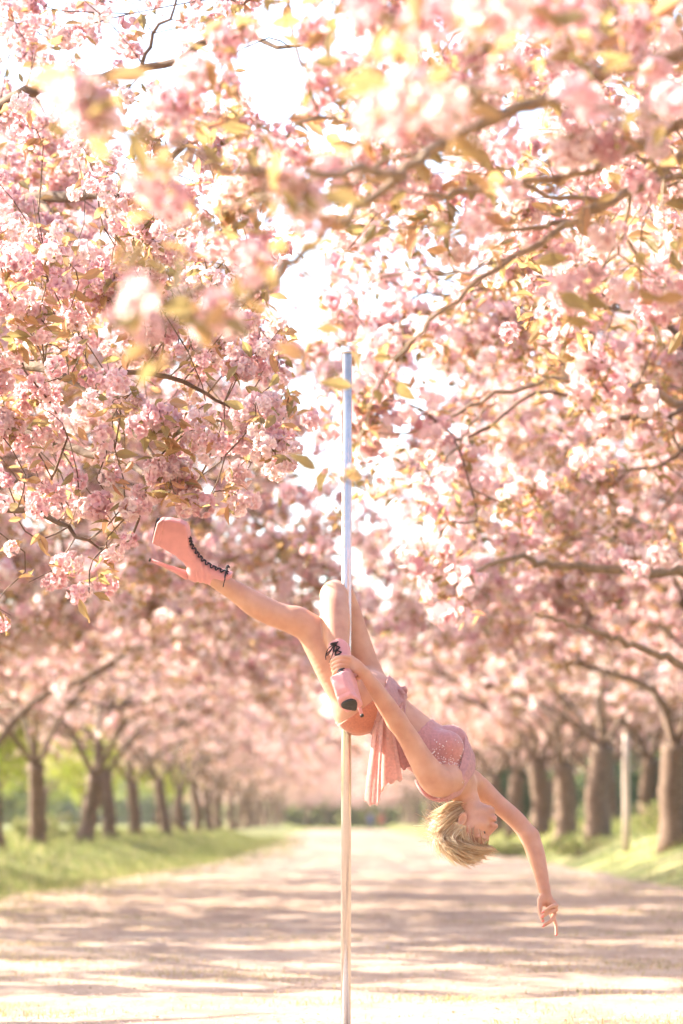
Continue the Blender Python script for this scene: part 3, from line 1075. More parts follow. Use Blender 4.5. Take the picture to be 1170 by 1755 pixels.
class Field:
    """a grid of distances; every shape is blended in near its own box"""
    def __init__(self, lo, hi, h):
        self.lo = np.array(lo, float)
        self.h = h
        self.n = np.ceil((np.array(hi) - self.lo) / h).astype(int) + 1
        self.f = np.full(self.n, 1.0, dtype=np.float32)

    def box(self, lo, hi):
        a = np.clip(np.floor((np.array(lo) - self.lo) / self.h).astype(int), 0, self.n)
        b = np.clip(np.ceil((np.array(hi) - self.lo) / self.h).astype(int) + 1, 0, self.n)
        return a, b

    def pts(self, a, b):
        ax = [self.lo[i] + self.h * np.arange(a[i], b[i]) for i in range(3)]
        return np.stack(np.meshgrid(*ax, indexing='ij'), -1)

    def blend(self, fn, lo, hi, k=0.02, op='add'):
        pad = max(k, 0.004) * 1.5 + 3 * self.h
        a, b = self.box(np.minimum(lo, hi) - pad, np.maximum(lo, hi) + pad)
        if (b <= a).any():
            return
        p = self.pts(a, b)
        d = fn(p)
        s = (slice(a[0], b[0]), slice(a[1], b[1]), slice(a[2], b[2]))
        g = self.f[s]
        if op == 'add':
            h = np.clip(0.5 + 0.5 * (g - d) / k, 0, 1)
            self.f[s] = g * (1 - h) + d * h - k * h * (1 - h)
        else:
            d = -d
            h = np.clip(0.5 - 0.5 * (g - d) / k, 0, 1)
            self.f[s] = g * (1 - h) + d * h + k * h * (1 - h)

    def cap(self, a, b, ra, rb, k=0.02, sq=None):
        """tapered limb; sq=(axis, factor) flattens it along an axis"""
        a, b = np.array(a, float), np.array(b, float)
        ab = b - a
        L2 = ab @ ab

        def fn(p):
            w = p - a
            t = np.clip((w @ ab) / L2, 0, 1)
            q = w - t[..., None] * ab
            if sq is not None:
                ax, f = np.array(sq[0], float), sq[1]
                ax = ax / np.linalg.norm(ax)
                c = q @ ax
                q = q + (c * (1 / f - 1))[..., None] * ax
            return np.linalg.norm(q, axis=-1) - (ra + t * (rb - ra))
        r = max(ra, rb)
        self.blend(fn, np.minimum(a, b) - r, np.maximum(a, b) + r, k)

    def chain(self, P, R, k=0.02, sq=None, n=None):
        """one smooth limb along a spline, blended in as a whole"""
        P = np.array(P, float)
        n = n or 7 * (len(P) - 1) + 1
        C = spline(np.concatenate([P, np.array(R, float)[:, None]], 1), n)
        C, R = C[:, :3], C[:, 3]

        r = R.max()
        a0, b0 = self.box(C.min(0) - r - 1.6 * k - 4 * self.h, C.max(0) + r + 1.6 * k + 4 * self.h)
        tmp = np.full(b0 - a0, 9.0, dtype=np.float32)
        for i in range(n - 1):
            a, b = C[i], C[i + 1]
            rr = max(R[i], R[i + 1])
            e = rr + 1.3 * k + 2 * self.h
            lo, hi = self.box(np.minimum(a, b) - e, np.maximum(a, b) + e)
            p = self.pts(lo, hi).astype(np.float32)
            ab = b - a
            w = p - a
            t = np.clip((w @ ab) / (ab @ ab), 0, 1)
            q = w - t[..., None] * ab
            d = np.sqrt((q * q).sum(-1)) - (R[i] + t * (R[i + 1] - R[i]))
            lo, hi = lo - a0, hi - a0
            sl = (slice(lo[0], hi[0]), slice(lo[1], hi[1]), slice(lo[2], hi[2]))
            tmp[sl] = np.minimum(tmp[sl], d)
        sl = tuple(slice(a0[j], b0[j]) for j in range(3))
        g = self.f[sl]
        h = np.clip(0.5 + 0.5 * (g - tmp) / k, 0, 1)
        self.f[sl] = np.where(tmp > 5, g, g * (1 - h) + tmp * h - k * h * (1 - h))

    def ell(self, c, rad, axes=None, k=0.02, op='add'):
        c, rad = np.array(c, float), np.array(rad, float)
        A = np.eye(3) if axes is None else np.array(axes, float)

        def fn(p):
            q = (p - c) @ A.T
            k0 = np.linalg.norm(q / rad, axis=-1)
            k1 = np.linalg.norm(q / (rad * rad), axis=-1)
            return k0 * (k0 - 1) / (k1 + 1e-9)
        r = rad.max()
        self.blend(fn, c - r, c + r, k, op)

    def sample(self, P):
        q = (np.asarray(P) - self.lo) / self.h
        i = np.clip(np.floor(q).astype(int), 0, self.n - 2)
        t = q - i
        out = 0
        for dx in (0, 1):
            for dy in (0, 1):
                for dz in (0, 1):
                    w = (t[:, 0] if dx else 1 - t[:, 0]) * (t[:, 1] if dy else 1 - t[:, 1]) * (t[:, 2] if dz else 1 - t[:, 2])
                    out = out + w * self.f[i[:, 0] + dx, i[:, 1] + dy, i[:, 2] + dz]
        return out


def surface(f, lo, h):
    """surface nets"""
    s = f < 0
    n = np.array(f.shape)
    c = [s[dx:n[0] - 1 + dx, dy:n[1] - 1 + dy, dz:n[2] - 1 + dz] for dx in (0, 1) for dy in (0, 1) for dz in (0, 1)]
    cnt = sum(x.astype(np.uint8) for x in c)
    act = (cnt > 0) & (cnt < 8)
    I = np.argwhere(act)
    idx = np.full(act.shape, -1, dtype=np.int32)
    idx[act] = np.arange(len(I))
    val = np.stack([f[I[:, 0] + dx, I[:, 1] + dy, I[:, 2] + dz] for dx in (0, 1) for dy in (0, 1) for dz in (0, 1)], 1)
    cor = np.array([(dx, dy, dz) for dx in (0, 1) for dy in (0, 1) for dz in (0, 1)], float)
    acc = np.zeros((len(I), 3))
    num = np.zeros(len(I))
    for a in range(8):
        for b in range(a + 1, 8):
            if np.abs(cor[a] - cor[b]).sum() != 1:
                continue
            va, vb = val[:, a], val[:, b]
            m = (va < 0) != (vb < 0)
            t = np.where(m, va / np.where(m, va - vb, 1), 0)
            acc += np.where(m[:, None], cor[a] + t[:, None] * (cor[b] - cor[a]), 0)
            num += m
    V = np.array(lo) + h * (I + acc / num[:, None])
    quads = []
    for ax in range(3):
        o = [i for i in range(3) if i != ax]
        sl0 = [slice(1, -1)] * 3
        sl0[ax] = slice(0, -1)
        sl1 = list(sl0)
        sl1[ax] = slice(1, None)
        A, B = s[tuple(sl0)], s[tuple(sl1)]
        E = np.argwhere(A != B)
        inside = A[tuple(E.T)]
        base = E.copy()
        for i in o:
            base[:, i] += 1
        q = []
        for d0, d1 in ((0, 0), (1, 0), (1, 1), (0, 1)):
            cc = base.copy()
            cc[:, o[0]] -= d0
            cc[:, o[1]] -= d1
            q.append(idx[cc[:, 0], cc[:, 1], cc[:, 2]])
        q = np.stack(q, 1)
        flip = inside if ax != 1 else ~inside
        q[~flip] = q[~flip][:, ::-1]
        quads.append(q)
    Q = np.concatenate(quads)
    Q = Q[(Q >= 0).all(1)]
    return V, Q


def skin_mat():
    m, nt, out = mat('skin')
    p = node(nt, 'ShaderNodeBsdfPrincipled')
    p.inputs['Roughness'].default_value = 0.48
    p.inputs['Subsurface Weight'].default_value = 0.12
    p.inputs['Subsurface Radius'].default_value = (0.010, 0.004, 0.002)
    p.inputs['Subsurface Scale'].default_value = 1.0
    p.inputs['Specular IOR Level'].default_value = 0.4
    tc = node(nt, 'ShaderNodeTexCoord')
    n1 = node(nt, 'ShaderNodeTexNoise')
    n1.inputs['Scale'].default_value = 12
    n1.inputs['Detail'].default_value = 6
    nt.links.new(tc.outputs['Object'], n1.inputs['Vector'])
    c = ramp(nt, n1.outputs[0], [(0.28, (0.46, 0.225, 0.155)), (0.5, (0.55, 0.30, 0.205)), (0.72, (0.61, 0.355, 0.25))])
    nt.links.new(c, p.inputs['Base Color'])
    n2 = node(nt, 'ShaderNodeTexNoise')
    n2.inputs['Scale'].default_value = 420
    nt.links.new(tc.outputs['Object'], n2.inputs['Vector'])
    b = node(nt, 'ShaderNodeBump')
    b.inputs['Strength'].default_value = 0.12
    b.inputs['Distance'].default_value = 0.001
    nt.links.new(n2.outputs[0], b.inputs['Height'])
    nt.links.new(b.outputs[0], p.inputs['Normal'])
    nt.links.new(p.outputs[0], out.inputs[0])
    return m


def cloth_mat(name, col, trans=0.0, scale=60):
    m, nt, out = mat(name)
    p = node(nt, 'ShaderNodeBsdfPrincipled')
    p.inputs['Roughness'].default_value = 0.75
    p.inputs['Sheen Weight'].default_value = 0.25
    tc = node(nt, 'ShaderNodeTexCoord')
    nz = node(nt, 'ShaderNodeTexNoise')
    nz.inputs['Scale'].default_value = scale
    nz.inputs['Detail'].default_value = 4
    nt.links.new(tc.outputs['Object'], nz.inputs['Vector'])
    c = np.array(col)
    o = ramp(nt, nz.outputs[0], [(0.3, tuple(c * 0.86)), (0.7, tuple(np.minimum(c * 1.1, 1)))])
    nt.links.new(o, p.inputs['Base Color'])
    b = node(nt, 'ShaderNodeBump')
    b.inputs['Strength'].default_value = 0.3
    b.inputs['Distance'].default_value = 0.003
    nt.links.new(nz.outputs[0], b.inputs['Height'])
    nt.links.new(b.outputs[0], p.inputs['Normal'])
    res = p.outputs[0]
    if trans:
        t = node(nt, 'ShaderNodeBsdfTranslucent')
        nt.links.new(o, t.inputs[0])
        mx = node(nt, 'ShaderNodeMixShader')
        mx.inputs[0].default_value = trans
        nt.links.new(res, mx.inputs[1])
        nt.links.new(t.outputs[0], mx.inputs[2])
        res = mx.outputs[0]
    nt.links.new(res, out.inputs[0])
    return m


M_SKIN = skin_mat()
M_LIP = simple('lip', (0.56, 0.27, 0.22), 0.45, sss=0.1)
M_BRA = cloth_mat('mauve_stretch_fabric', (0.50, 0.23, 0.215), scale=120)
M_BOTTOM = cloth_mat('terracotta_stretch_fabric', (0.50, 0.185, 0.115), scale=120)
M_SHEER = cloth_mat('sheer_pink_fabric', (0.86, 0.62, 0.57), 0.62, 80)
M_WRAP = cloth_mat('mauve_draped_fabric', (0.64, 0.36, 0.35), 0.3, 80)
M_BOOT = simple('pink_boot_leather', (0.66, 0.30, 0.29), 0.42, noise=0.06, scale=30, bump=0.05)
M_SOLE = simple('worn_black_rubber', (0.035, 0.033, 0.03), 0.75, noise=0.4, scale=60)
M_LACE = simple('black_lace', (0.025, 0.018, 0.022), 0.7)
M_METAL = simple('brushed_steel', (0.66, 0.61, 0.56), 0.22, 0.75, noise=0.08, scale=9)
M_EYE = simple('eye', (0.10, 0.07, 0.06), 0.2)
M_LASH = simple('eyelash', (0.10, 0.06, 0.04), 0.8)
M_BROW = simple('eyebrow_hair', (0.38, 0.24, 0.13), 0.8)
M_NAIL = simple('coral_nail', (0.72, 0.20, 0.17), 0.3)
M_GEM = simple('rhinestone', (0.93, 0.88, 0.86), 0.2, 0.0, spec=1.0)


def hair_mat():
    m, nt, out = mat('blonde_hair')
    g = node(nt, 'ShaderNodeNewGeometry')
    c = ramp(nt, g.outputs['Random Per Island'], [(0.0, (0.54, 0.36, 0.19)), (0.3, (0.78, 0.58, 0.36)), (0.7, (0.87, 0.72, 0.50)), (1.0, (0.92, 0.83, 0.66))])
    p = node(nt, 'ShaderNodeBsdfPrincipled')
    p.inputs['Roughness'].default_value = 0.35
    nt.links.new(c, p.inputs['Base Color'])
    t = node(nt, 'ShaderNodeBsdfTranslucent')
    nt.links.new(c, t.inputs[0])
    mx = node(nt, 'ShaderNodeMixShader')
    mx.inputs[0].default_value = 0.35
    nt.links.new(p.outputs[0], mx.inputs[1])
    nt.links.new(t.outputs[0], mx.inputs[2])
    nt.links.new(mx.outputs[0], out.inputs[0])
    return m


M_HAIR = hair_mat()

# ------------------------------------------------------------------ frames of the dancer
PX = K * D0
AX = np.array([0.757, 0.0, -0.653])        # pelvis -> neck
FW = np.array([0.653, 0.0, 0.757])         # towards the chest
FW = FW - 0.0 * AX
YAW = math.radians(16)                      # the chest turns a little to the camera
LF = np.cross(AX, FW)                       # her left (to the camera)
LF = LF / np.linalg.norm(LF)
if LF[1] > 0:
    LF = -LF
cF, sF = math.cos(YAW), math.sin(YAW)
CH_F = FW * cF + LF * sF
CH_L = LF * cF - FW * sF
# head frame
_f = np.array([0.95, 0.0, -0.31])
_u = np.array([-0.31, 0.0, -0.95])
_l = np.cross(_u, _f)
HY = math.radians(22)
H_F = _f * math.cos(HY) + np.array([0, -1, 0]) * math.sin(HY)
H_U = _u
H_L = np.cross(H_U, H_F)
H_O = W(804, 1419, -0.03)


def Hd(f, l, u):
    return H_O + H_F * f + H_L * l + H_U * u


HAX = np.stack([H_F, H_L, H_U])

def build_torso(F):
    """trunk, neck: also used to cut the clothes from"""
    pel = W(634, 1197, 0.0)
    wai = W(684, 1238, 0.0)
    rib = W(733, 1288, 0.0)
    chs = W(768, 1322, 0.0)
    PL = np.stack([AX, FW, LF])
    CL = np.stack([AX, CH_F, CH_L])
    F.ell(pel, (0.125, 0.112, 0.168), PL, 0.03)
    F.ell(W(648, 1210, 0), (0.12, 0.10, 0.15), PL, 0.04)
    F.ell(wai, (0.13, 0.083, 0.122), PL, 0.05)
    F.ell(W(708, 1262, 0), (0.12, 0.090, 0.125), CL, 0.05)
    F.ell(rib, (0.13, 0.100, 0.140), CL, 0.05)
    F.ell(chs, (0.10, 0.088, 0.150), CL, 0.04)
    F.ell(W(782, 1337, 0), (0.055, 0.062, 0.145), CL, 0.03)
    # bust
    for s in (1, -1):
        c = W(754, 1294, 0) + CH_L * 0.066 * s + CH_F * 0.066
        F.ell(c, (0.064, 0.056, 0.062), CL, 0.035)
    # glutes
    for s in (1, -1):
        c = W(620, 1206, 0) + LF * 0.075 * s - FW * 0.045
        F.ell(c, (0.10, 0.085, 0.085), PL, 0.03)


def build_body():
    h = 0.0036
    lo = W(350, 1640, 0) - np.array([0.02, 0.42, 0])
    hi = W(985, 980, 0) + np.array([0.05, 0.36, 0.03])
    F = Field(lo, hi, h)
    build_torso(F)
    # neck and trapezius
    F.chain([W(778, 1334, 0.0), W(795, 1358, 0.0), Hd(-0.012, 0, -0.055)], [0.066, 0.053, 0.054], 0.035)
    F.cap(W(790, 1347, 0), W(768, 1338, -0.11), 0.045, 0.045, 0.03)
    F.cap(W(790, 1347, 0), W(806, 1340, 0.12), 0.045, 0.045, 0.03)
    # ---- head
    F.ell(Hd(-0.012, 0, 0.022), (0.094, 0.075, 0.083), HAX, 0.02)
    F.ell(Hd(0.022, 0, -0.02), (0.068, 0.060, 0.085), HAX, 0.02)
    F.ell(Hd(0.036, 0, -0.072), (0.046, 0.044, 0.040), HAX, 0.02)
    F.ell(Hd(0.063, 0, -0.098), (0.018, 0.021, 0.014), HAX, 0.015)
    for s in (1, -1):
        F.ell(Hd(0.052, 0.036 * s, -0.030), (0.026, 0.024, 0.022), HAX, 0.018)
        F.ell(Hd(0.089, 0.031 * s, 0.002), (0.018, 0.017, 0.012), HAX, 0.008, 'sub')
        F.ell(Hd(0.066, 0.031 * s, 0.001), (0.0155, 0.0165, 0.0125), HAX, 0.004)
        F.cap(Hd(0.083, 0.012 * s, 0.019), Hd(0.068, 0.048 * s, 0.022), 0.008, 0.007, 0.012)
        # ear
        e = Hd(-0.014, 0.076 * s, -0.024)
        F.ell(e, (0.019, 0.0085, 0.031), HAX, 0.004)
        F.ell(e + H_L * 0.0085 * s + H_F * 0.003, (0.012, 0.009, 0.021), HAX, 0.002, 'sub')
        # wing of the nose
        F.ell(Hd(0.094, 0.011 * s, -0.044), (0.010, 0.008, 0.008), HAX, 0.005)
    F.chain([Hd(0.082, 0, 0.012), Hd(0.096, 0, -0.018), Hd(0.106, 0, -0.041)], [0.008, 0.009, 0.0105], 0.009)
    F.ell(Hd(0.082, 0, -0.068), (0.014, 0.026, 0.014), HAX, 0.012)
    F.ell(Hd(0.095, 0, -0.0635), (0.0065, 0.020, 0.0048), HAX, 0.004)
    F.ell(Hd(0.092, 0, -0.0755), (0.0075, 0.017, 0.0055), HAX, 0.004)
    # ---- far arm (her right), hanging towards the ground
    F.chain([W(806, 1340, 0.13), W(824, 1352, 0.16), W(852, 1377, 0.16), W(884, 1405, 0.14), W(908, 1434, 0.12)], [0.052, 0.046, 0.0385, 0.0375, 0.0365], 0.02)
    F.chain([W(908, 1434, 0.12), W(917, 1460, 0.10), W(926, 1494, 0.07), W(932, 1522, 0.05)], [0.0375, 0.0385, 0.031, 0.0245], 0.02)
    wr = (933, 1526, 0.045)
    kn = [(953, 1552, 0.015), (952, 1559, 0.028), (950, 1567, 0.040), (948, 1573, 0.052)]
    F.cap(W(932, 1522, 0.05), W(*wr), 0.0245, 0.022, 0.012, ((0, 1, 0.2), 0.8))
    for kk in kn:
        F.chain([W(*wr), W((wr[0] + kk[0]) / 2 - 1, (wr[1] + kk[1]) / 2 + 2, (wr[2] + kk[2]) / 2), W(*kk)], [0.016, 0.0145, 0.0098], 0.012)
    F.ell(W(929, 1543, 0.03), (0.019, 0.016, 0.026), None, 0.012)
    F.chain([W(*kn[0]), W(944, 1554, -0.012), W(932, 1562, -0.012)], [0.0092, 0.0078, 0.0066], 0.004)
    F.chain([W(*kn[1]), W(943, 1562, -0.004), W(930, 1570, -0.004)], [0.0098, 0.0084, 0.007], 0.004)
    F.chain([W(*kn[2]), W(945, 1577, 0.006), W(932, 1586, 0.004)], [0.0098, 0.0084, 0.0068], 0.004)
    F.chain([W(*kn[3]), W(953, 1587, 0.045), W(953, 1602, 0.03)], [0.0095, 0.0078, 0.0060], 0.004)
    F.chain([W(926, 1543, 0.028), W(925, 1561, 0.012), W(930, 1578, 0.0)], [0.013, 0.0098, 0.0075], 0.006)
    # ---- straight (left) leg
    F.chain([W(612, 1198, -0.085), W(584, 1160, -0.10), W(553, 1112, -0.115), W(530, 1078, -0.12), W(507, 1062, -0.125)], [0.096, 0.086, 0.070, 0.058, 0.054], 0.03)
    F.chain([W(530, 1076, -0.12), W(503, 1064, -0.125), W(470, 1052, -0.12), W(440, 1038, -0.115), W(410, 1018, -0.11), W(372, 995, -0.10)], [0.055, 0.0535, 0.0525, 0.0515, 0.043, 0.035], 0.02)
    F.ell(W(516, 1056, -0.135), (0.03, 0.03, 0.026), None, 0.02)
    # ---- bent (right) leg: thigh behind the pole, shin in front of it
    F.chain([W(634, 1190, 0.085), W(619, 1150, 0.105), W(606, 1105, 0.105), W(594, 1055, 0.095), W(583, 1022, 0.075)], [0.092, 0.083, 0.074, 0.063, 0.056], 0.03)
    F.chain([W(583, 1022, 0.075), W(574, 1017, 0.03), W(572, 1021, -0.03)], [0.056, 0.056, 0.056], 0.02)
    F.chain([W(572, 1021, -0.035), W(573, 1040, -0.095), W(575, 1062, -0.14), W(577, 1088, -0.185), W(580, 1112, -0.225), W(583, 1130, -0.255)], [0.056, 0.060, 0.0605, 0.053, 0.043, 0.034], 0.012)
    # ---- near (left) arm, hand closed round the boot
    F.chain([W(770, 1336, -0.10), W(751, 1339, -0.155), W(735, 1323, -0.19), W(719, 1298, -0.215), W(700, 1265, -0.24), W(680, 1236, -0.262)], [0.062, 0.065, 0.058, 0.049, 0.043, 0.0395], 0.022)
    F.chain([W(680, 1236, -0.262), W(664, 1212, -0.285), W(643, 1180, -0.315), W(626, 1156, -0.335)], [0.0395, 0.0385, 0.031, 0.0245], 0.018)
    wr = (623, 1152, -0.338)
    for i in range(4):
        kx = (602 - 0.5 * i, 1128 + 6.6 * i, -0.353 + 0.004 * i)
        F.chain([W(*wr), W((wr[0] + kx[0]) / 2 + 1, (wr[1] + kx[1]) / 2 - 1.5, -0.352), W(*kx)], [0.018, 0.015, 0.0108], 0.012)
        F.chain([W(*kx), W(585 - 0.5 * i, 1126 + 7.2 * i, -0.362), W(571 + 1.0 * i, 1131 + 7.2 * i, -0.337), W(567 + 1.6 * i, 1136 + 7.0 * i, -0.300)],
                [0.0105, 0.0096, 0.0086, 0.007], 0.0035)
    F.chain([W(620, 1156, -0.325), W(610, 1163, -0.29), W(597, 1163, -0.265)], [0.013, 0.010, 0.008], 0.008)
    V, Q = surface(F.f, F.lo, F.h)
    # lips are another colour
    C = V[Q].mean(1)
    q = (C - H_O) @ HAX.T
    lip = (((q[:, 1] / 0.021) ** 2 + ((q[:, 2] + 0.0695) / 0.0105) ** 2) < 1) & (q[:, 0] > 0.085)
    return F, make_mesh('body', V, [Q], [M_SKIN, M_LIP], True, lip.astype(int))


FB, body_me = build_body()
person = thing('person', 'woman in pink hanging upside down from the steel pole by one knee', 'person', tuple(W(600, 1180, 0)))
PB = np.array(person.location)
link('body', body_me, person, tuple(-PB))


def part(name, me, parent=person, kind=None):
    o = link(name, me, parent, kind=kind)
    if parent is person:
        o.location = tuple(-PB)
    return o


# ------------------------------------------------------------------ clothes that follow the body
def garment(off, planes, balls=(), box=None, torso_only=True, thick=None, k=0.006, h=0.0034, wrinkle=0.0):
    lo, hi = box
    G = Field(lo, hi, h)
    if torso_only:
        build_torso(G)
        G.cap(W(790, 1347, 0), W(768, 1338, -0.11), 0.045, 0.045, 0.03)
        G.cap(W(790, 1347, 0), W(806, 1340, 0.12), 0.045, 0.045, 0.03)
        G.chain([W(612, 1198, -0.085), W(584, 1160, -0.10)], [0.096, 0.086], 0.03)
        G.chain([W(634, 1190, 0.085), W(619, 1150, 0.105)], [0.092, 0.083], 0.03)
    p = G.pts(np.zeros(3, int), G.n)
    d = G.f - off
    if thick:
        d = np.maximum(d, -(G.f - off + thick))
    for c, nrm in planes:      # keep where (p - c) . n < 0
        nrm = np.array(nrm) / np.linalg.norm(nrm)
        d = np.maximum(d, (p - np.array(c)) @ nrm)
    for c, r in balls:
        d = np.maximum(d, r - np.linalg.norm(p - np.array(c), axis=-1))
    if wrinkle:
        q = (p - W(740, 1290, 0)) @ np.stack([AX, CH_F, CH_L]).T
        d = d + wrinkle * (np.sin(q[..., 0] * 150 + q[..., 1] * 190 + 6 * np.sin(q[..., 2] * 22)) * 0.6 + 0.4 * np.sin(q[..., 0] * 60 - q[..., 2] * 150))
    G.f = d.astype(np.float32)
    return G, surface(G.f, G.lo, G.h)


box_lo, box_hi = W(560, 1420, 0) - np.array([0, 0.27, 0]), W(850, 1120, 0) + np.array([0, 0.27, 0])
# bottoms: below the leg opening line, up to the waist line
wn_ = AX
G, (V, Q) = garment(0.0042, [(W(640, 1250, 0), AX), (W(590, 1234, -0.1), np.array([-0.60, -0.12, 0.80])),],
                    [], (box_lo, box_hi))
part('bikini_bottom', make_mesh('bikini_bottom', V, [Q], [M_BOTTOM], True))
# bra top
lsh, rsh = W(742, 1346, -0.19), W(806, 1338, 0.16)
G, (V, Q) = garment(0.0050, [(W(722, 1252, 0), -AX - 0.05 * CH_L), (W(800, 1338, 0), AX)], [(lsh, 0.105), (rsh, 0.100), (W(735, 1375, -0.05), 0.115)], (box_lo, box_hi), wrinkle=0.0012)
top_ob = part('bikini_top', make_mesh('bikini_top', V, [Q], [M_BRA], True))
BRA = G
# wrap round the hips
G, (V, Q) = garment(0.0085, [(W(652, 1239, 0) - AX * 0.028, -AX - 0.45 * FW), (W(652, 1239, 0) + AX * 0.014, AX)], [], (box_lo, box_hi), wrinkle=0.0022)
part('hip_wrap', make_mesh('hip_wrap', V, [Q], [M_WRAP], True))

# rhinestones on the left cup
rng = np.random.default_rng(77)
s = Soup()
_g = np.array([[1, 0, 0], [-1, 0, 0], [0, 1, 0], [0, -1, 0], [0, 0, 1], [0, 0, -1]], float)
_gt = np.array([[0, 2, 4], [2, 1, 4], [1, 3, 4], [3, 0, 4], [2, 0, 5], [1, 2, 5], [3, 1, 5], [0, 3, 5]])
cnt = 0
Vb = V
me = top_ob.data
co = np.zeros(len(me.vertices) * 3, dtype=np.float32)
me.vertices.foreach_get('co', co)
co = co.reshape(-1, 3)
no = np.zeros(len(me.vertices) * 3, dtype=np.float32)
me.vertices.foreach_get('normal', no)
no = no.reshape(-1, 3)
uu, vv = pix(co)
sel = np.where((no[:, 1] < -0.25) & (uu > 738) & (uu < 800) & (vv > 1268) & (vv < 1345))[0]
wt = np.exp(-np.abs((uu[sel] - 742) * 0.62 - (vv[sel] - 1280) * 0.78 + 6) / 14)
sel = rng.choice(sel, min(190, len(sel)), replace=False, p=wt / wt.sum())
for i in sel:
    s.add(co[i] + no[i] * 0.001 + _g * rng.uniform(0.0016, 0.0034), None, _gt)
gm = s.mesh('rhinestones', [M_GEM])
o = link('rhinestones', gm, top_ob, kind='stuff')


# hanging cloth
def drape(name, top, bot, material, folds, amp, seed, n=44, m=30, bulge=0.0):
    rg = np.random.default_rng(seed)
    a, b = spline(top, n), spline(bot, n)
    t = np.linspace(0, 1, m)[:, None, None]
    sx = np.linspace(0, 1, n)
    P = a[None] * (1 - t) + b[None] * t
    ph = rg.uniform(0, 6.28, 3)
    wv = (np.sin(sx * folds * 6.283 + ph[0]) + 0.3 * np.sin(sx * folds * 10.3 + ph[1]))[None] * amp * (0.35 + 0.65 * t[:, :, 0])
    wv = wv + 0.3 * amp * np.sin(t[:, :, 0] * 5 + sx[None] * 9 + ph[2])
    P = P.copy()
    P[:, :, 1] += wv
    P[:, :, 0] += 0.45 * wv * np.cos(sx * folds * 6.283)[None]
    P[-1, :, 2] += 0.006 * np.sin(sx * 17 + ph[1])
    N = n * m
    V = P.reshape(-1, 3)
    i = (np.arange(m - 1)[:, None] * n + np.arange(n - 1)[None]).ravel()
    Qa = np.stack([i, i + 1, i + n + 1, i + n], -1)
    me = make_mesh(name, V, [Qa], [material], True)
    o = part(name, me)
    sm = o.modifiers.new('thickness', 'SOLIDIFY')
    sm.thickness = 0.0012
    return o


drape('hanging_scarf', [W(639, 1246, -0.10), W(645, 1236, -0.13), W(652, 1226, -0.14), W(657, 1222, -0.15)],
      [W(625, 1374, -0.10), W(635, 1380, -0.12), W(648, 1378, -0.13), W(652, 1352, -0.13)], M_SHEER, 1.6, 0.010, 1)
drape('hanging_scarf', [W(650, 1234, -0.10), W(656, 1226, -0.13), W(664, 1228, -0.15), W(672, 1240, -0.14)],
      [W(650, 1362, -0.08), W(662, 1345, -0.10), W(676, 1340, -0.11), W(688, 1336, -0.10)], M_SHEER, 1.4, 0.010, 2)
drape('hanging_scarf', [W(660, 1226, -0.11), W(672, 1236, -0.13), W(690, 1252, -0.12)],
      [W(676, 1310, -0.08), W(690, 1318, -0.10), W(712, 1314, -0.09)], M_WRAP, 1.3, 0.009, 3)
drape('knot_tail', [W(676, 1180, -0.06), W(684, 1182, -0.09), W(692, 1188, -0.10), W(695, 1194, -0.08)],
      [W(676, 1212, -0.10), W(686, 1226, -0.12), W(692, 1236, -0.12), W(698, 1242, -0.10)], M_WRAP, 2.2, 0.007, 4, 24, 16)
s = Soup()
for k in range(5):
    a0 = W(688 + rng.uniform(-3, 3), 1186 + rng.uniform(-3, 3), -0.085 + rng.uniform(-0.01, 0.01))
    s.tube(spline([a0 + np.array([-0.014, 0, 0.006]), a0 + rng.normal(0, 0.006, 3), a0 + np.array([0.012, 0, -0.012])], 8), [0.004, 0.007, 0.009, 0.010, 0.010, 0.009, 0.007, 0.004], 8)
part('knot', s.mesh('knot', [M_WRAP], True))


# collar draped from the bust round the near side of the neck, and the strap behind the shoulder
o = drape('collar', [W(797, 1262, -0.01), W(795, 1280, -0.065), W(789, 1308, -0.118), W(779, 1338, -0.142), W(768, 1358, -0.150), W(756, 1367, -0.145)],
          [W(806, 1275, 0.0), W(815, 1304, -0.045), W(811, 1326, -0.088), W(797, 1349, -0.112), W(782, 1366, -0.118), W(765, 1376, -0.110)], M_WRAP, 0.5, 0.002, 5, 40, 22)
o.modifiers['thickness'].thickness = 0.004
_me = o.data
_c = np.zeros(len(_me.vertices) * 3, dtype=np.float32)
_me.vertices.foreach_get('co', _c)
_c = _c.reshape(22, 40, 3)
_t = np.linspace(0, 1, 22)[:, None]
_c[:, :, 1] -= (0.016 * np.sin(_t * 3.14) + 0.002 * np.sin(_t * 14 + np.linspace(0, 2, 40)[None]))
_me.vertices.foreach_set('co', _c.ravel())
s = Soup()
s.tube(spline([W(768, 1369, -0.135), W(750, 1371, -0.12), W(732, 1364, -0.11), W(719, 1351, -0.09), W(712, 1338, -0.05)], 16), np.linspace(0.010, 0.006, 16), 8)
part('strap', s.mesh('strap', [M_BRA], True))


# ------------------------------------------------------------------ boots
PROFILE = np.array([(.078, 0), (.12, -.0), (.168, .002), (.182, .015), (.191, .05), (.193, .09), (.188, .117), (.172, .130), (.142, .141), (.112, .156), (.080, .19), (.052, .232), (.040, .28),
                    (.036, .345), (-.046, .345), (-.041, .285), (-.036, .235), (-.044, .20), (-.040, .172), (-.02, .160), (.01, .157), (.033, .138), (.054, .10), (.067, .05)])


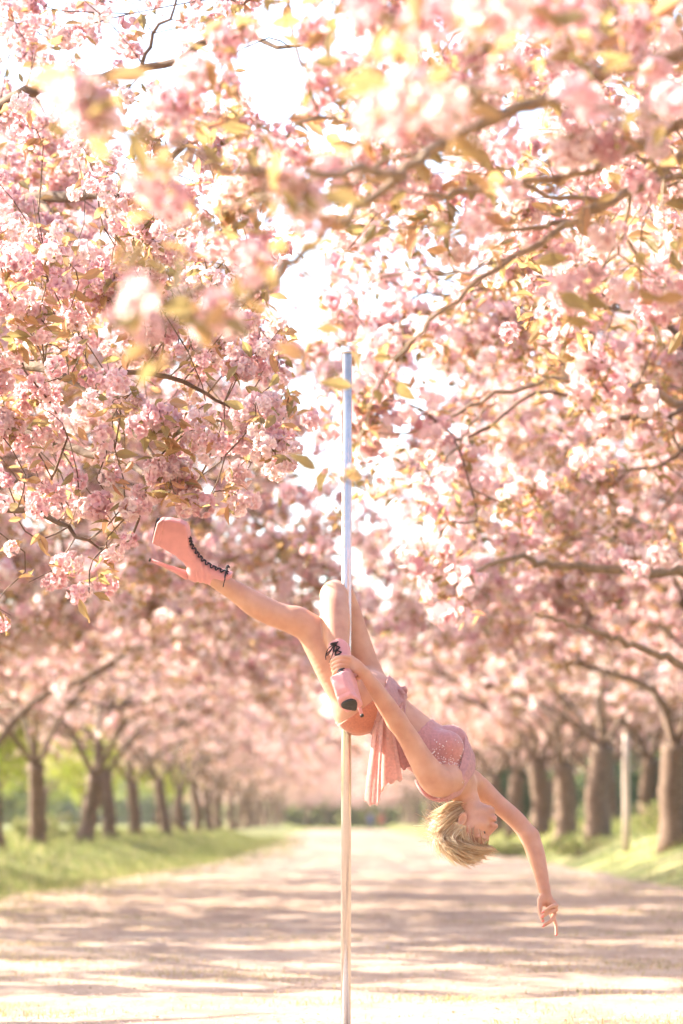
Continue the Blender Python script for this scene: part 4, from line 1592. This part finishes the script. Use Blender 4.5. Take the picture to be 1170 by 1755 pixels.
def poly_sdf(px, py, poly):
    d = np.full(px.shape, 1e9)
    s = np.ones(px.shape)
    n = len(poly)
    for i in range(n):
        a, b = poly[i], poly[i - 1]
        e = b - a
        wx, wy = px - a[0], py - a[1]
        t = np.clip((wx * e[0] + wy * e[1]) / (e @ e), 0, 1)
        bx, by = wx - e[0] * t, wy - e[1] * t
        d = np.minimum(d, bx * bx + by * by)
        c1, c2, c3 = py >= a[1], py < b[1], e[0] * wy > e[1] * wx
        s = np.where((c1 & c2 & c3) | (~c1 & ~c2 & ~c3), -s, s)
    return s * np.sqrt(d)


def boot_shell():
    h = 0.0032
    F = Field((-0.07, -0.06, -0.012), (0.215, 0.06, 0.365), h)
    p = F.pts(np.zeros(3, int), F.n)
    f, l, n = p[..., 0], p[..., 1], p[..., 2]
    d2 = poly_sdf(f[:, 0, :], n[:, 0, :], PROFILE)[:, None, :] + 0 * l
    w = 0.038 - 0.003 * sstep(0.12, 0.22, n) + 0.009 * sstep(0.24, 0.33, n)
    w = w + 0.003 * sstep(0.06, 0.13, f) * sstep(0.16, 0.1, n)
    w = w - 0.010 * sstep(0.05, 0.0, f) * sstep(0.20, 0.15, n)
    toe = sstep(0.14, 0.20, f)
    w = w - 0.014 * toe
    r = 0.009 + 0.024 * sstep(0.12, 0.17, n) + 0 * f
    qx, qy = d2 + r, np.abs(l) - w + r
    d = np.minimum(np.maximum(qx, qy), 0) + np.hypot(np.maximum(qx, 0), np.maximum(qy, 0)) - r
    # hollow the top of the shaft, soft creases at the ankle
    for nn_, ff_ in ((0.205, 0.25), (0.262, -0.1), (0.030, 0.0)):
        d = d + 0.0022 * np.exp(-((n - nn_ + ff_ * (f - 0.0)) / 0.003) ** 2)
    d = d + 0.0014 * np.sin(n * 260 + f * 120) * sstep(0.19, 0.215, n) * sstep(0.265, 0.24, n)
    F.f = d.astype(np.float32)
    V, Q = surface(F.f, F.lo, F.h)
    return V, Q


_bv, _bq = boot_shell()


def make_boot(label, origin, fd, nd, seed, bow_dir, l0=0.0):
    fd, nd = np.array(fd, float), np.array(nd, float)
    nd /= np.linalg.norm(nd)
    fd = fd - (fd @ nd) * nd
    fd /= np.linalg.norm(fd)
    ld = np.cross(nd, fd)

    def B(p):
        p = np.atleast_2d(p)
        return origin + p[:, :1] * fd + p[:, 1:2] * ld + p[:, 2:3] * nd
    boot = part('boot', make_mesh('boot', B(_bv), [_bq], [M_BOOT], True))
    boot['label'] = label
    s = Soup()
    s.tube(B([(-.026, 0, .172), (-.018, 0, .12), (-.010, 0, .06), (-.004, 0, .006)]), [.021, .013, .0085, .0072], 12)
    link('heel', s.mesh('heel', [M_BOOT], True), boot)
    s = Soup()
    s.tube(B([(-.004, 0, .007), (-.0035, 0, -.001)]), [.0078, .0078], 12)
    link('heel_tip', s.mesh('heel_tip', [M_SOLE], True), boot)
    # sole plate
    th = np.linspace(0, 2 * math.pi, 28, endpoint=False)
    fx = 0.126 + 0.052 * np.cos(th)
    ly = 0.044 * np.sin(th) * (0.62 + 0.38 * np.cos(th))
    top = np.stack([fx, ly, np.full(28, 0.0035)], -1)
    bot = np.stack([fx, ly, np.full(28, -0.0045)], -1)
    j = np.arange(28)
    V = np.concatenate([top, bot, [[0.126, 0, 0.0035], [0.126, 0, -0.0045]]])
    me = make_mesh('sole', B(V), [np.stack([j, (j + 1) % 28, 28 + (j + 1) % 28, 28 + j], -1), np.concatenate([np.stack([np.full(28, 57), 28 + j, 28 + (j + 1) % 28], -1), np.stack([np.full(28, 56), (j + 1) % 28, j], -1)])], [M_SOLE])
    link('sole', me, boot)
    # seams
    # laces: zigzag up the front
    fr = spline([(.140, .146), (.112, .160), (.082, .192), (.055, .232), (.0435, .28), (.040, .335)], 60)
    s = Soup()
    rows = 11
    for k in range(rows):
        i0, i1 = int(k / rows * 58), int((k + 1) / rows * 58)
        for sg in (1, -1):
            a, b = fr[i0], fr[i1]
            m = (a + b) / 2
            nn = np.array([b[1] - a[1], -(b[0] - a[0])])
            nn /= np.linalg.norm(nn)
            y = 0.015
            P = [(a[0] - nn[0] * .005, l0 - y * sg, a[1] - nn[1] * .005), (m[0] + nn[0] * .004, l0, m[1] + nn[1] * .004), (b[0] - nn[0] * .005, l0 + y * sg, b[1] - nn[1] * .005)]
            s.tube(B(spline(P, 7)), 0.0030, 5)
    # bow
    rg = np.random.default_rng(seed)
    kn = np.array([.046, 0, .318])
    bd = np.array(bow_dir, float)        # where the loops hang, in world space
    kw = B(kn)[0] + fd * 0.006
    for sg in (1, -1):
        sd = ld * sg * 0.022
        loop = spline([kw, kw + sd * 0.8 + bd * 0.012 + fd * .006, kw + sd * 1.1 + bd * 0.034, kw + sd * 0.5 + bd * 0.040, kw + sd * 0.1 + bd * 0.014, kw], 22)
        s.tube(loop, 0.0021, 5)
        end = spline([kw, kw + sd * 0.3 + bd * 0.02, kw + sd * 0.5 + bd * 0.045 + rg.normal(0, .003, 3), kw + sd * 0.55 + bd * (0.075 + 0.012 * sg)], 14)
        s.tube(end, 0.0021, 5)
    for k in range(4):
        c = kw + rg.normal(0, 0.004, 3)
        s.tube(spline([c + ld * .012, c + fd * .008, c - ld * .012 + nd * .006], 8), 0.0026, 5)
    link('lace', s.mesh('lace', [M_LACE], True), boot)
    return boot


# raised boot: ground plane of the shoe runs along the line heel tip -> toe
make_boot('pink boot on the raised straight leg', W(256, 958, -0.09), (0.265, -0.42, 0.964), (0.964, -0.02, -0.265), 1, np.array([-0.12, -0.85, -0.95]), 0.016)
# gripped boot
nd = np.array([-0.29, 0.40, 0.87])
nd /= np.linalg.norm(nd)
fd = np.array([-0.36, -0.90, 0.30])
fd = fd - (fd @ nd) * nd
fd /= np.linalg.norm(fd)
ank = W(580, 1110, -0.228)
make_boot('pink boot gripped by her hand', ank - nd * 0.325 + fd * 0.004, fd, nd, 2, np.array([-0.35, -0.1, -0.93]))

# ------------------------------------------------------------------ hair, eyes, brows
def build_hair():
    h = 0.0032
    F = Field(Hd(0, 0, 0) - 0.16, Hd(0, 0, 0) + 0.16, h)
    F.ell(Hd(-0.016, 0, 0.024), (0.100, 0.083, 0.092), HAX, 0.01)
    F.ell(Hd(-0.052, 0, -0.010), (0.062, 0.070, 0.080), HAX, 0.03)
    p = F.pts(np.zeros(3, int), F.n)
    q = (p - H_O) @ HAX.T
    f, l, u = q[..., 0], q[..., 1], q[..., 2]
    # hairline: forehead, temple, in front of the ear, nape
    line = 0.010 + 0.055 * sstep(0.005, 0.075, u) + 0.008 * np.sin(l * 90)
    line = np.where(u < -0.005, 0.010 - 0.055 * sstep(-0.002, -0.012, u) * sstep(0.045, 0.06, np.abs(l)) - 0.02, line)
    d = np.maximum(F.f, f - line)
    d = np.maximum(d, -0.088 - u)
    V, Q = surface(d.astype(np.float32), F.lo, h)
    cap = part('hair', make_mesh('hair', V, [Q], [M_HAIR_CAP], True))
    rg = np.random.default_rng(9)
    s = Soup()
    n = 0
    E1, C1 = np.array([0.102, 0.085, 0.094]), np.array([-0.016, 0, 0.024])
    E2, C2 = np.array([0.064, 0.072, 0.082]), np.array([-0.052, 0, -0.010])
    while n < 4200:
        d = rg.normal(size=3)
        d /= np.linalg.norm(d)
        r = E1 * d + C1 if rg.uniform() < 0.65 else E2 * d + C2
        f, l, u = r
        ln = 0.010 + 0.055 * sstep(0.005, 0.075, u)
        if u < -0.005:
            ln = -0.03
        if f > ln or u < -0.09:
            continue
        gl = HAX @ np.array([0, 0, -1.0])
        wl = HAX @ np.array([-1.0, 0, 0.0])
        wr_ = HAX @ np.array([1.0, 0, 0.12])
        L = rg.uniform(0.05, 0.11) * (1.45 if f < -0.02 else 1.0)
        free = rg.uniform() ** 1.2 * (1.0 if f < 0 else 0.6)
        k = 9
        P = [r]
        vel = None
        for i in range(1, k):
            p = P[-1]
            g1 = np.sum(((p - C1) / E1) ** 2)
            g2 = np.sum(((p - C2) / E2) ** 2)
            nr = (p - C1) / E1 ** 2 if g1 < g2 else (p - C2) / E2 ** 2
            nr = nr / np.linalg.norm(nr)
            low = sstep(0.01, 0.08, p[2])
            go = gl * (0.9 - 0.75 * low) + (wl * 0.75 * (1 - low) if f < 0.0 else wr_ * 0.1) + wr_ * 0.9 * low + np.array([-0.1, 0, 0]) * (1 - low)
            tg = go - (go @ nr) * nr
            hold = 1.0 if i < 4 else ((0.75 if i < 6 else 0.35) if f < -0.01 else (1.0 if i < 6 else 0.7))
            dv = tg * hold + go * (1 - hold) * 0.8 + nr * (0.04 + 0.50 * free * (i > 3)) + rg.normal(0, 0.09, 3)
            dv /= np.linalg.norm(dv) + 1e-9
            vel = dv if vel is None else 0.55 * vel + 0.45 * dv
            q = p + vel * L / (k - 1)
            g1 = math.sqrt(np.sum(((q - C1) / E1) ** 2))
            g2 = math.sqrt(np.sum(((q - C2) / E2) ** 2))
            if g1 < 1.0 and g1 <= g2:
                q = C1 + (q - C1) / g1 * 1.01
            elif g2 < 1.0:
                q = C2 + (q - C2) / g2 * 1.01
            P.append(q)
        c = np.array([Hd(*q) for q in P])
        w = 0.0007 + 0.0020 * rg.uniform() ** 2.5
        s.tube(c, np.array([0.8, 1, 1, 1, 1, 0.9, 0.75, 0.5, 0.15]) * w, 3, False)
        n += 1
    # loose wisps blown to the left and the fringe to the right
    for k in range(300):
        side = -1 if k < 230 else 1
        if side < 0:
            root = Hd(-0.075 + rg.normal(0, .02), rg.normal(0, .045), rg.uniform(-0.05, 0.07))
            dv = np.array([-1.0, 0, -0.1 + rg.normal(0, 0.35)])
            L = rg.uniform(0.04, 0.11)
        else:
            root = Hd(0.045 + rg.normal(0, .012), rg.normal(0, .035), 0.092 + rg.normal(0, .006))
            dv = np.array([1.0, 0, 0.25 + rg.normal(0, 0.22)])
            L = rg.uniform(0.03, 0.07)
        dv /= np.linalg.norm(dv)
        c = spline([root, root + dv * L * 0.5 + np.array([0, 0, -0.006]) + rg.normal(0, .003, 3), root + dv * L + np.array([0, 0, 0.004]) + rg.normal(0, .007, 3)], 8)
        s.tube(c, np.linspace(0.0015, 0.0004, 8), 3, False)
    link('strands', s.mesh('strands', [M_HAIR], True), cap, kind='stuff')


M_HAIR_CAP = simple('blonde_hair_mass', (0.72, 0.54, 0.32), 0.5, noise=0.3, scale=70, bump=0.5)
build_hair()
for sgn in (1, -1):
    s = Soup()
    # lowered lids with dark lashes
    P = [Hd(0.0805 - 0.010 * abs(t) ** 2, (0.031 + 0.0135 * t) * sgn, -0.004 + 0.003 * t * t) for t in np.linspace(-1, 1, 9)]
    s.tube(P, [0.0010, 0.0016, 0.0019, 0.0021, 0.0021, 0.0021, 0.0021, 0.0018, 0.0010], 5)
    part('eyelash', s.mesh('eyelash', [M_LASH], True))
    s = Soup()
    P = [Hd(0.0815 - 0.010 * abs(t) ** 2, (0.031 + 0.010 * t) * sgn, 0.0005 - 0.001 * t * t) for t in np.linspace(-1, 1, 9)]
    s.tube(P, [0.0008, 0.002, 0.003, 0.0034, 0.0036, 0.0034, 0.003, 0.002, 0.0008], 6)
    part('eye', s.mesh('eye', [M_EYE], True))
    s = Soup()
    P = [Hd(0.0905 - 0.014 * (t * .5 + .5) ** 2, (0.030 + 0.018 * t) * sgn, 0.0215 + 0.004 * (1 - t * t)) for t in np.linspace(-1, 1, 9)]
    s.tube(P, [0.0016, 0.0022, 0.0024, 0.0024, 0.0022, 0.002, 0.0018, 0.0014, 0.0008], 5)
    part('eyebrow', s.mesh('eyebrow', [M_BROW], True))
# coral nails of the hanging hand
for (u, v, dy) in ((930, 1563, -0.019), (929, 1571, -0.011), (931, 1587, -0.003), (953, 1602, 0.024), (930, 1579, -0.007)):
    s = Soup()
    c = W(u, v, dy)
    s.tube(spline([c + np.array([0.006, 0.0005, 0.003]), c, c + np.array([-0.004, 0, -0.004])], 5), [0.0035, 0.0045, 0.0045, 0.004, 0.0015], 6)
    part('fingernail', s.mesh('fingernail', [M_NAIL], True))

# ------------------------------------------------------------------ the pole
pole = thing('dance_pole', 'tall polished steel pole standing in the middle of the sandy path', 'pole', tuple(W(593, 1405, 0) * np.array([1, 1, 0])))
s = Soup()
tilt = PX * 3.5
ptop = np.array([PX * 1.5, 0, CAM_H + (HORIZON - 606) * PX])
pbot = np.array([-PX * 0.8, 0, 0.0])
s.tube([pbot, pbot + (ptop - pbot) * 0.5, ptop], [0.0208, 0.0208, 0.0208], 40, True)
link('shaft', s.mesh('shaft', [M_METAL], True), pole)
s = Soup()
s.tube([ptop + np.array([0, 0, 0.0]), ptop + np.array([0, 0, 0.006]), ptop + np.array([0, 0, 0.009])], [0.0212, 0.0212, 0.014], 32, True)
link('cap', s.mesh('cap', [M_METAL], True), pole)
s = Soup()
s.tube([pbot + np.array([0, 0, 0.01]), pbot + np.array([0, 0, 0.032]), pbot + np.array([0, 0, 0.045])], [0.24, 0.24, 0.20], 48, True)
s.tube([pbot + np.array([0, 0, 0.04]), pbot + np.array([0, 0, 0.10])], [0.032, 0.032], 24, True)
link('base_plate', s.mesh('base_plate', [M_METAL], False), pole)

# ------------------------------------------------------------------ the park round the avenue
def bush(name, label, cat, x, y, w, h, material, seed, n, leaf=0.09, trunk_h=0.0, group=None, depth=None):
    rg = np.random.default_rng(seed)
    z = float(bank(np.array(x), np.array(y)))
    t = thing(name, label, cat, (x, y, z), group)
    s = Soup()
    tg = []
    dp = depth or w
    k = 70
    while len(tg) < k:
        a = rg.uniform(-1, 1, 3)
        if (a ** 2).sum() < 1 and (a ** 2).sum() > 0.1:
            bump = 1 + 0.18 * math.sin(a[0] * 7 + seed) * math.cos(a[2] * 5 + seed)
            tg.append((a[0] * w * 0.5 * bump, a[1] * dp * 0.5 * bump, trunk_h + (h - trunk_h) * (0.5 + 0.5 * a[2])))
    tw = []
    st = np.array([0, 0, max(trunk_h * 0.9, 0.15)])
    s.tube([np.array([0, 0, -0.1]), st * 0.5, st], [0.05 + 0.02 * h, 0.04 + 0.015 * h, 0.03 + 0.012 * h], 8)
    grow(s, st, np.array([0, 0, 1.0]), np.array(tg), rg, tw, 0.006, 4)
    link('trunk', s.mesh('trunk', [M_BARK], True), t)
    P = cluster_points(tw, n / len(tw), rg, 0.16 * (w + h) / 6)
    P[:, 2] = np.maximum(P[:, 2], 0.05)
    V, f = scatter_leaves(P, rg.uniform(0.7, 1.4, len(P)) * leaf / 0.09, LEAF_COARSE, rg)
    link('crown', make_mesh('crown', V, f, [material]), t, kind='stuff')
    return t


_sd = 500
# bright green young growth behind the left row
for (x, y, w, h, th, lab) in [(-11.0, 60, 3.2, 4.3, 0.9, 'bright green shrub behind the leftmost trunks'),
                              (-10.2, 68, 3.4, 4.4, 1.0, 'yellow-green young tree between the two foremost left trunks'),
                              (-11.5, 78, 4.2, 5.2, 1.2, 'yellow-green young tree behind the third left trunk'),
                              (-9.6, 90, 3.6, 4.4, 1.3, 'sunlit green young tree behind the fourth left trunk'),
                              (-10.6, 103, 4.4, 5.0, 1.4, 'sunlit green tree farther back behind the left row'),
                              (-9.0, 118, 4.6, 5.4, 1.5, 'green tree whose crown shows under the far left blossoms'),
                              (-9.4, 136, 5.2, 5.8, 1.5, 'farthest green tree under the far left blossoms'),
                              (-13.5, 56, 3.6, 4.4, 0.5, 'green bush at the left picture edge'),
                              (-16, 92, 6.0, 6.0, 0.8, 'broad green bush deep behind the left trunks'),
                              (-15, 120, 7.0, 6.5, 0.8, 'broad green bush far behind the left trunks')]:
    _sd += 1
    bush('green_tree', lab, 'green tree', x, y, w, h, M_GREEN, _sd, 2400, 0.15, th, 'green trees behind the left row')
# dark evergreens behind the right row
for (x, y, w, h, lab) in [(11.8, 68, 4.6, 3.4, 'dark evergreen shrub left of the thick right trunk'),
                          (14.8, 74, 5.0, 3.8, 'dark evergreen shrub at the right picture edge'),
                          (13.2, 88, 6.0, 3.8, 'dark evergreen shrub behind the pale post'),
                          (12.6, 104, 6.0, 4.4, 'dark evergreen shrub behind the row of right trunks'),
                          (12.0, 124, 7.0, 4.6, 'dark evergreen shrub behind the farther right trunks'),
                          (8.0, 113, 3.4, 3.0, 'dark shrub between the right trunks just behind her raised shoulder'),
                          (7.7, 131, 4.0, 3.2, 'dark shrub between the right trunks above her head'),
                          (9.2, 150, 6.0, 4.2, 'dark shrub behind her head closing the far right side of the path')]:
    _sd += 1
    bush('evergreen_shrub', lab, 'shrub', x, y, w, h, M_DARKGREEN, _sd, 4200, 0.15, 0.0, 'evergreens behind the right row')
# low bushes among the weeds of the right verge
for (x, y, w, h, lab) in [(5.2, 53, 1.5, 0.55, 'low bright bush at the foot of the right trunks'), (6.6, 49, 1.7, 0.7, 'low bright bush beside the pale post'),
                          (4.4, 64, 1.3, 0.5, 'low green bush beside the far right trunks')]:
    _sd += 1
    bush('low_bush', lab, 'bush', x, y, w, h, M_GRASS, _sd, 700, 0.10, 0.0, 'low bushes of the right verge')
for (x, y, w, h, lab) in [(-7.6, 47, 1.6, 0.9, 'weedy green bush at the left picture edge in the grass'), (-7.0, 55, 1.3, 0.7, 'weedy bush between the two foremost left trunks'),
                          (-7.3, 63, 1.6, 0.8, 'weedy bush beside the third left trunk')]:
    _sd += 1
    bush('low_bush', lab, 'bush', x, y, w, h, M_GRASS, _sd, 800, 0.10, 0.0, 'low bushes of the left verge')

# pale post on the right verge
rg = np.random.default_rng(61)
px_, py_ = float(U(1073, 0, 48)[0]), 48.0
t = thing('wooden_post', 'pale slim post standing in the weeds between the right trunks', 'post', (px_, py_, float(bank(np.array(px_), np.array(py_)))))
s = Soup()
s.tube([(0, 0, -0.1), (0.005, 0, 0.8), (-0.01, 0, 1.7), (0.0, 0, 2.35)], [0.075, 0.072, 0.068, 0.066], 12)
link('shaft', s.mesh('shaft', [simple('weathered_wood', (0.48, 0.38, 0.31), 0.8, noise=0.25, scale=18, bump=0.3)], True), t)
s = Soup()
s.tube([(0, 0, 2.35), (0, 0, 2.40)], [0.074, 0.06], 12)
link('cap', s.mesh('cap', [M_TWIG], True), t)

# two walkers at the end of the path
M_BLUE = simple('blue_jacket', (0.10, 0.14, 0.32), 0.8, noise=0.1)
M_RED = simple('red_coat', (0.50, 0.10, 0.06), 0.8, noise=0.1)
M_DARK = simple('dark_trousers', (0.05, 0.05, 0.07), 0.8)
M_FAIR = simple('fair_skin', (0.6, 0.4, 0.3), 0.6)


def walker(label, x, y, H, coat, stride, hair):
    t = thing('person', label, 'person', (x, y, 0.0))
    F = Field((-0.45, -0.4, -0.02), (0.45, 0.4, 1.85), 0.022)
    F.chain([(0, 0, 0.95), (0, 0, 1.2), (0, 0, 1.42)], [0.15, 0.14, 0.15], 0.05)
    F.cap((-0.13, 0, 1.42), (0.13, 0, 1.42), 0.075, 0.075, 0.05)
    F.cap((0, 0, 1.45), (0, 0, 1.6), 0.055, 0.055, 0.03)
    F.ell((0, -0.01, 1.68), (0.078, 0.095, 0.115), None, 0.02)
    for sg in (1, -1):
        F.chain([(0.09 * sg, 0, 0.92), (0.10 * sg, -0.05 * stride * sg, 0.5), (0.10 * sg, 0.14 * stride * sg, 0.06)], [0.095, 0.062, 0.045], 0.03)
        F.cap((0.10 * sg, 0.14 * stride * sg, 0.04), (0.11 * sg, 0.14 * stride * sg - 0.16, 0.03), 0.042, 0.035, 0.02)
        F.chain([(0.19 * sg, 0, 1.42), (0.24 * sg, 0.05 * stride * sg, 1.15), (0.24 * sg, -0.06 * stride * sg, 0.90)], [0.062, 0.048, 0.036], 0.03)
    V, Q = surface(F.f, F.lo, F.h)
    C = V[Q].mean(1)
    mi = np.where(C[:, 2] > 1.52, 2, np.where(C[:, 2] > 0.78, 0, 1))
    o = link('body', make_mesh('body', V, [Q], [coat, M_DARK, M_FAIR], True, mi), t)
    G = Field((-0.15, -0.2, 1.5), (0.15, 0.2, 1.85), 0.02)
    G.ell((0, 0.015, 1.71), (0.09, 0.105, 0.11), None, 0.02)
    V, Q = surface(G.f, G.lo, G.h)
    link('hair', make_mesh('hair', V, [Q], [hair], True), t)
    t.scale = (H / 1.8,) * 3
    return t


M_HB = simple('brown_hair', (0.10, 0.06, 0.04), 0.6)
walker('tiny distant walker in a blue jacket at the end of the path', float(U(635, 0, 238)[0]), 238, 1.68, M_BLUE, 1.0, M_HB)
walker('tiny distant walker in a red coat at the end of the path', float(U(653, 0, 240)[0]), 240, 1.66, M_RED, -0.8, M_HB)


# far woodland closing the park on every side
def woodland():
    rg = np.random.default_rng(88)
    P, S = [], []
    for i in range(300):
        side = i % 3
        if side == 0:
            x, y = rg.uniform(-120, 120), rg.uniform(310, 380)
        else:
            x = (1 if side == 1 else -1) * rg.uniform(26, 80)
            y = rg.uniform(-70, 330)
        h, w = rg.uniform(7, 13), rg.uniform(6, 10)
        k = 260
        d = rg.normal(size=(k, 3))
        d /= np.linalg.norm(d, axis=1)[:, None]
        d *= rg.uniform(0.6, 1.0, (k, 1))
        q = d * np.array([w / 2, w / 2, h * 0.45]) + np.array([x, y, h * 0.52])
        P.append(q)
        S.append(rg.uniform(7, 14, k))
    for i in range(40):
        q = rg.normal(size=(260, 3)) * np.array([3.0, 2.0, 2.6]) + np.array([rg.uniform(-60, 60), rg.uniform(-58, -48), 4.0])
        P.append(q[q[:, 2] > -0.2])
        S.append(rg.uniform(7, 12, len(P[-1])))
    for i in range(120):
        x, y = rg.uniform(-60, 60), rg.uniform(288, 305)
        q = rg.normal(size=(160, 3)) * np.array([2.0, 1.2, 1.3]) + np.array([x, y, 2.0])
        P.append(q[q[:, 2] > -0.2])
        S.append(rg.uniform(6, 11, len(P[-1])))
    P, S = np.concatenate(P), np.concatenate(S)
    V, Q = scatter(P, S, PUFF2[:2], rg)
    link('woodland', make_mesh('woodland', V, [Q], [M_WOOD]), kind='stuff')


M_WOOD = foliage_mat('far_leaf', [(0.0, (0.20, 0.26, 0.08)), (0.6, (0.32, 0.36, 0.13)), (1.0, (0.44, 0.42, 0.20))], 0.5)
woodland()

# ------------------------------------------------------------------ faint warm haze volume, added to lift the blacks like lens flare
def haze():
    m, nt, out = mat('haze')
    v = node(nt, 'ShaderNodeVolumePrincipled')
    v.inputs['Color'].default_value = (1.0, 0.97, 0.94, 1)
    v.inputs['Density'].default_value = 0.00022
    v.inputs['Anisotropy'].default_value = 0.3
    nt.links.new(v.outputs[0], out.inputs['Volume'])
    lo, hi = (-1000, -80, -1.2), (1000, 2300, 16)
    V = [(x, y, z) for z in (lo[2], hi[2]) for y in (lo[1], hi[1]) for x in (lo[0], hi[0])]
    link('haze', make_mesh('haze', V, [np.array([[0, 2, 3, 1], [4, 5, 7, 6], [0, 1, 5, 4], [2, 6, 7, 3], [0, 4, 6, 2], [1, 3, 7, 5]])], [m]), kind='stuff')


haze()
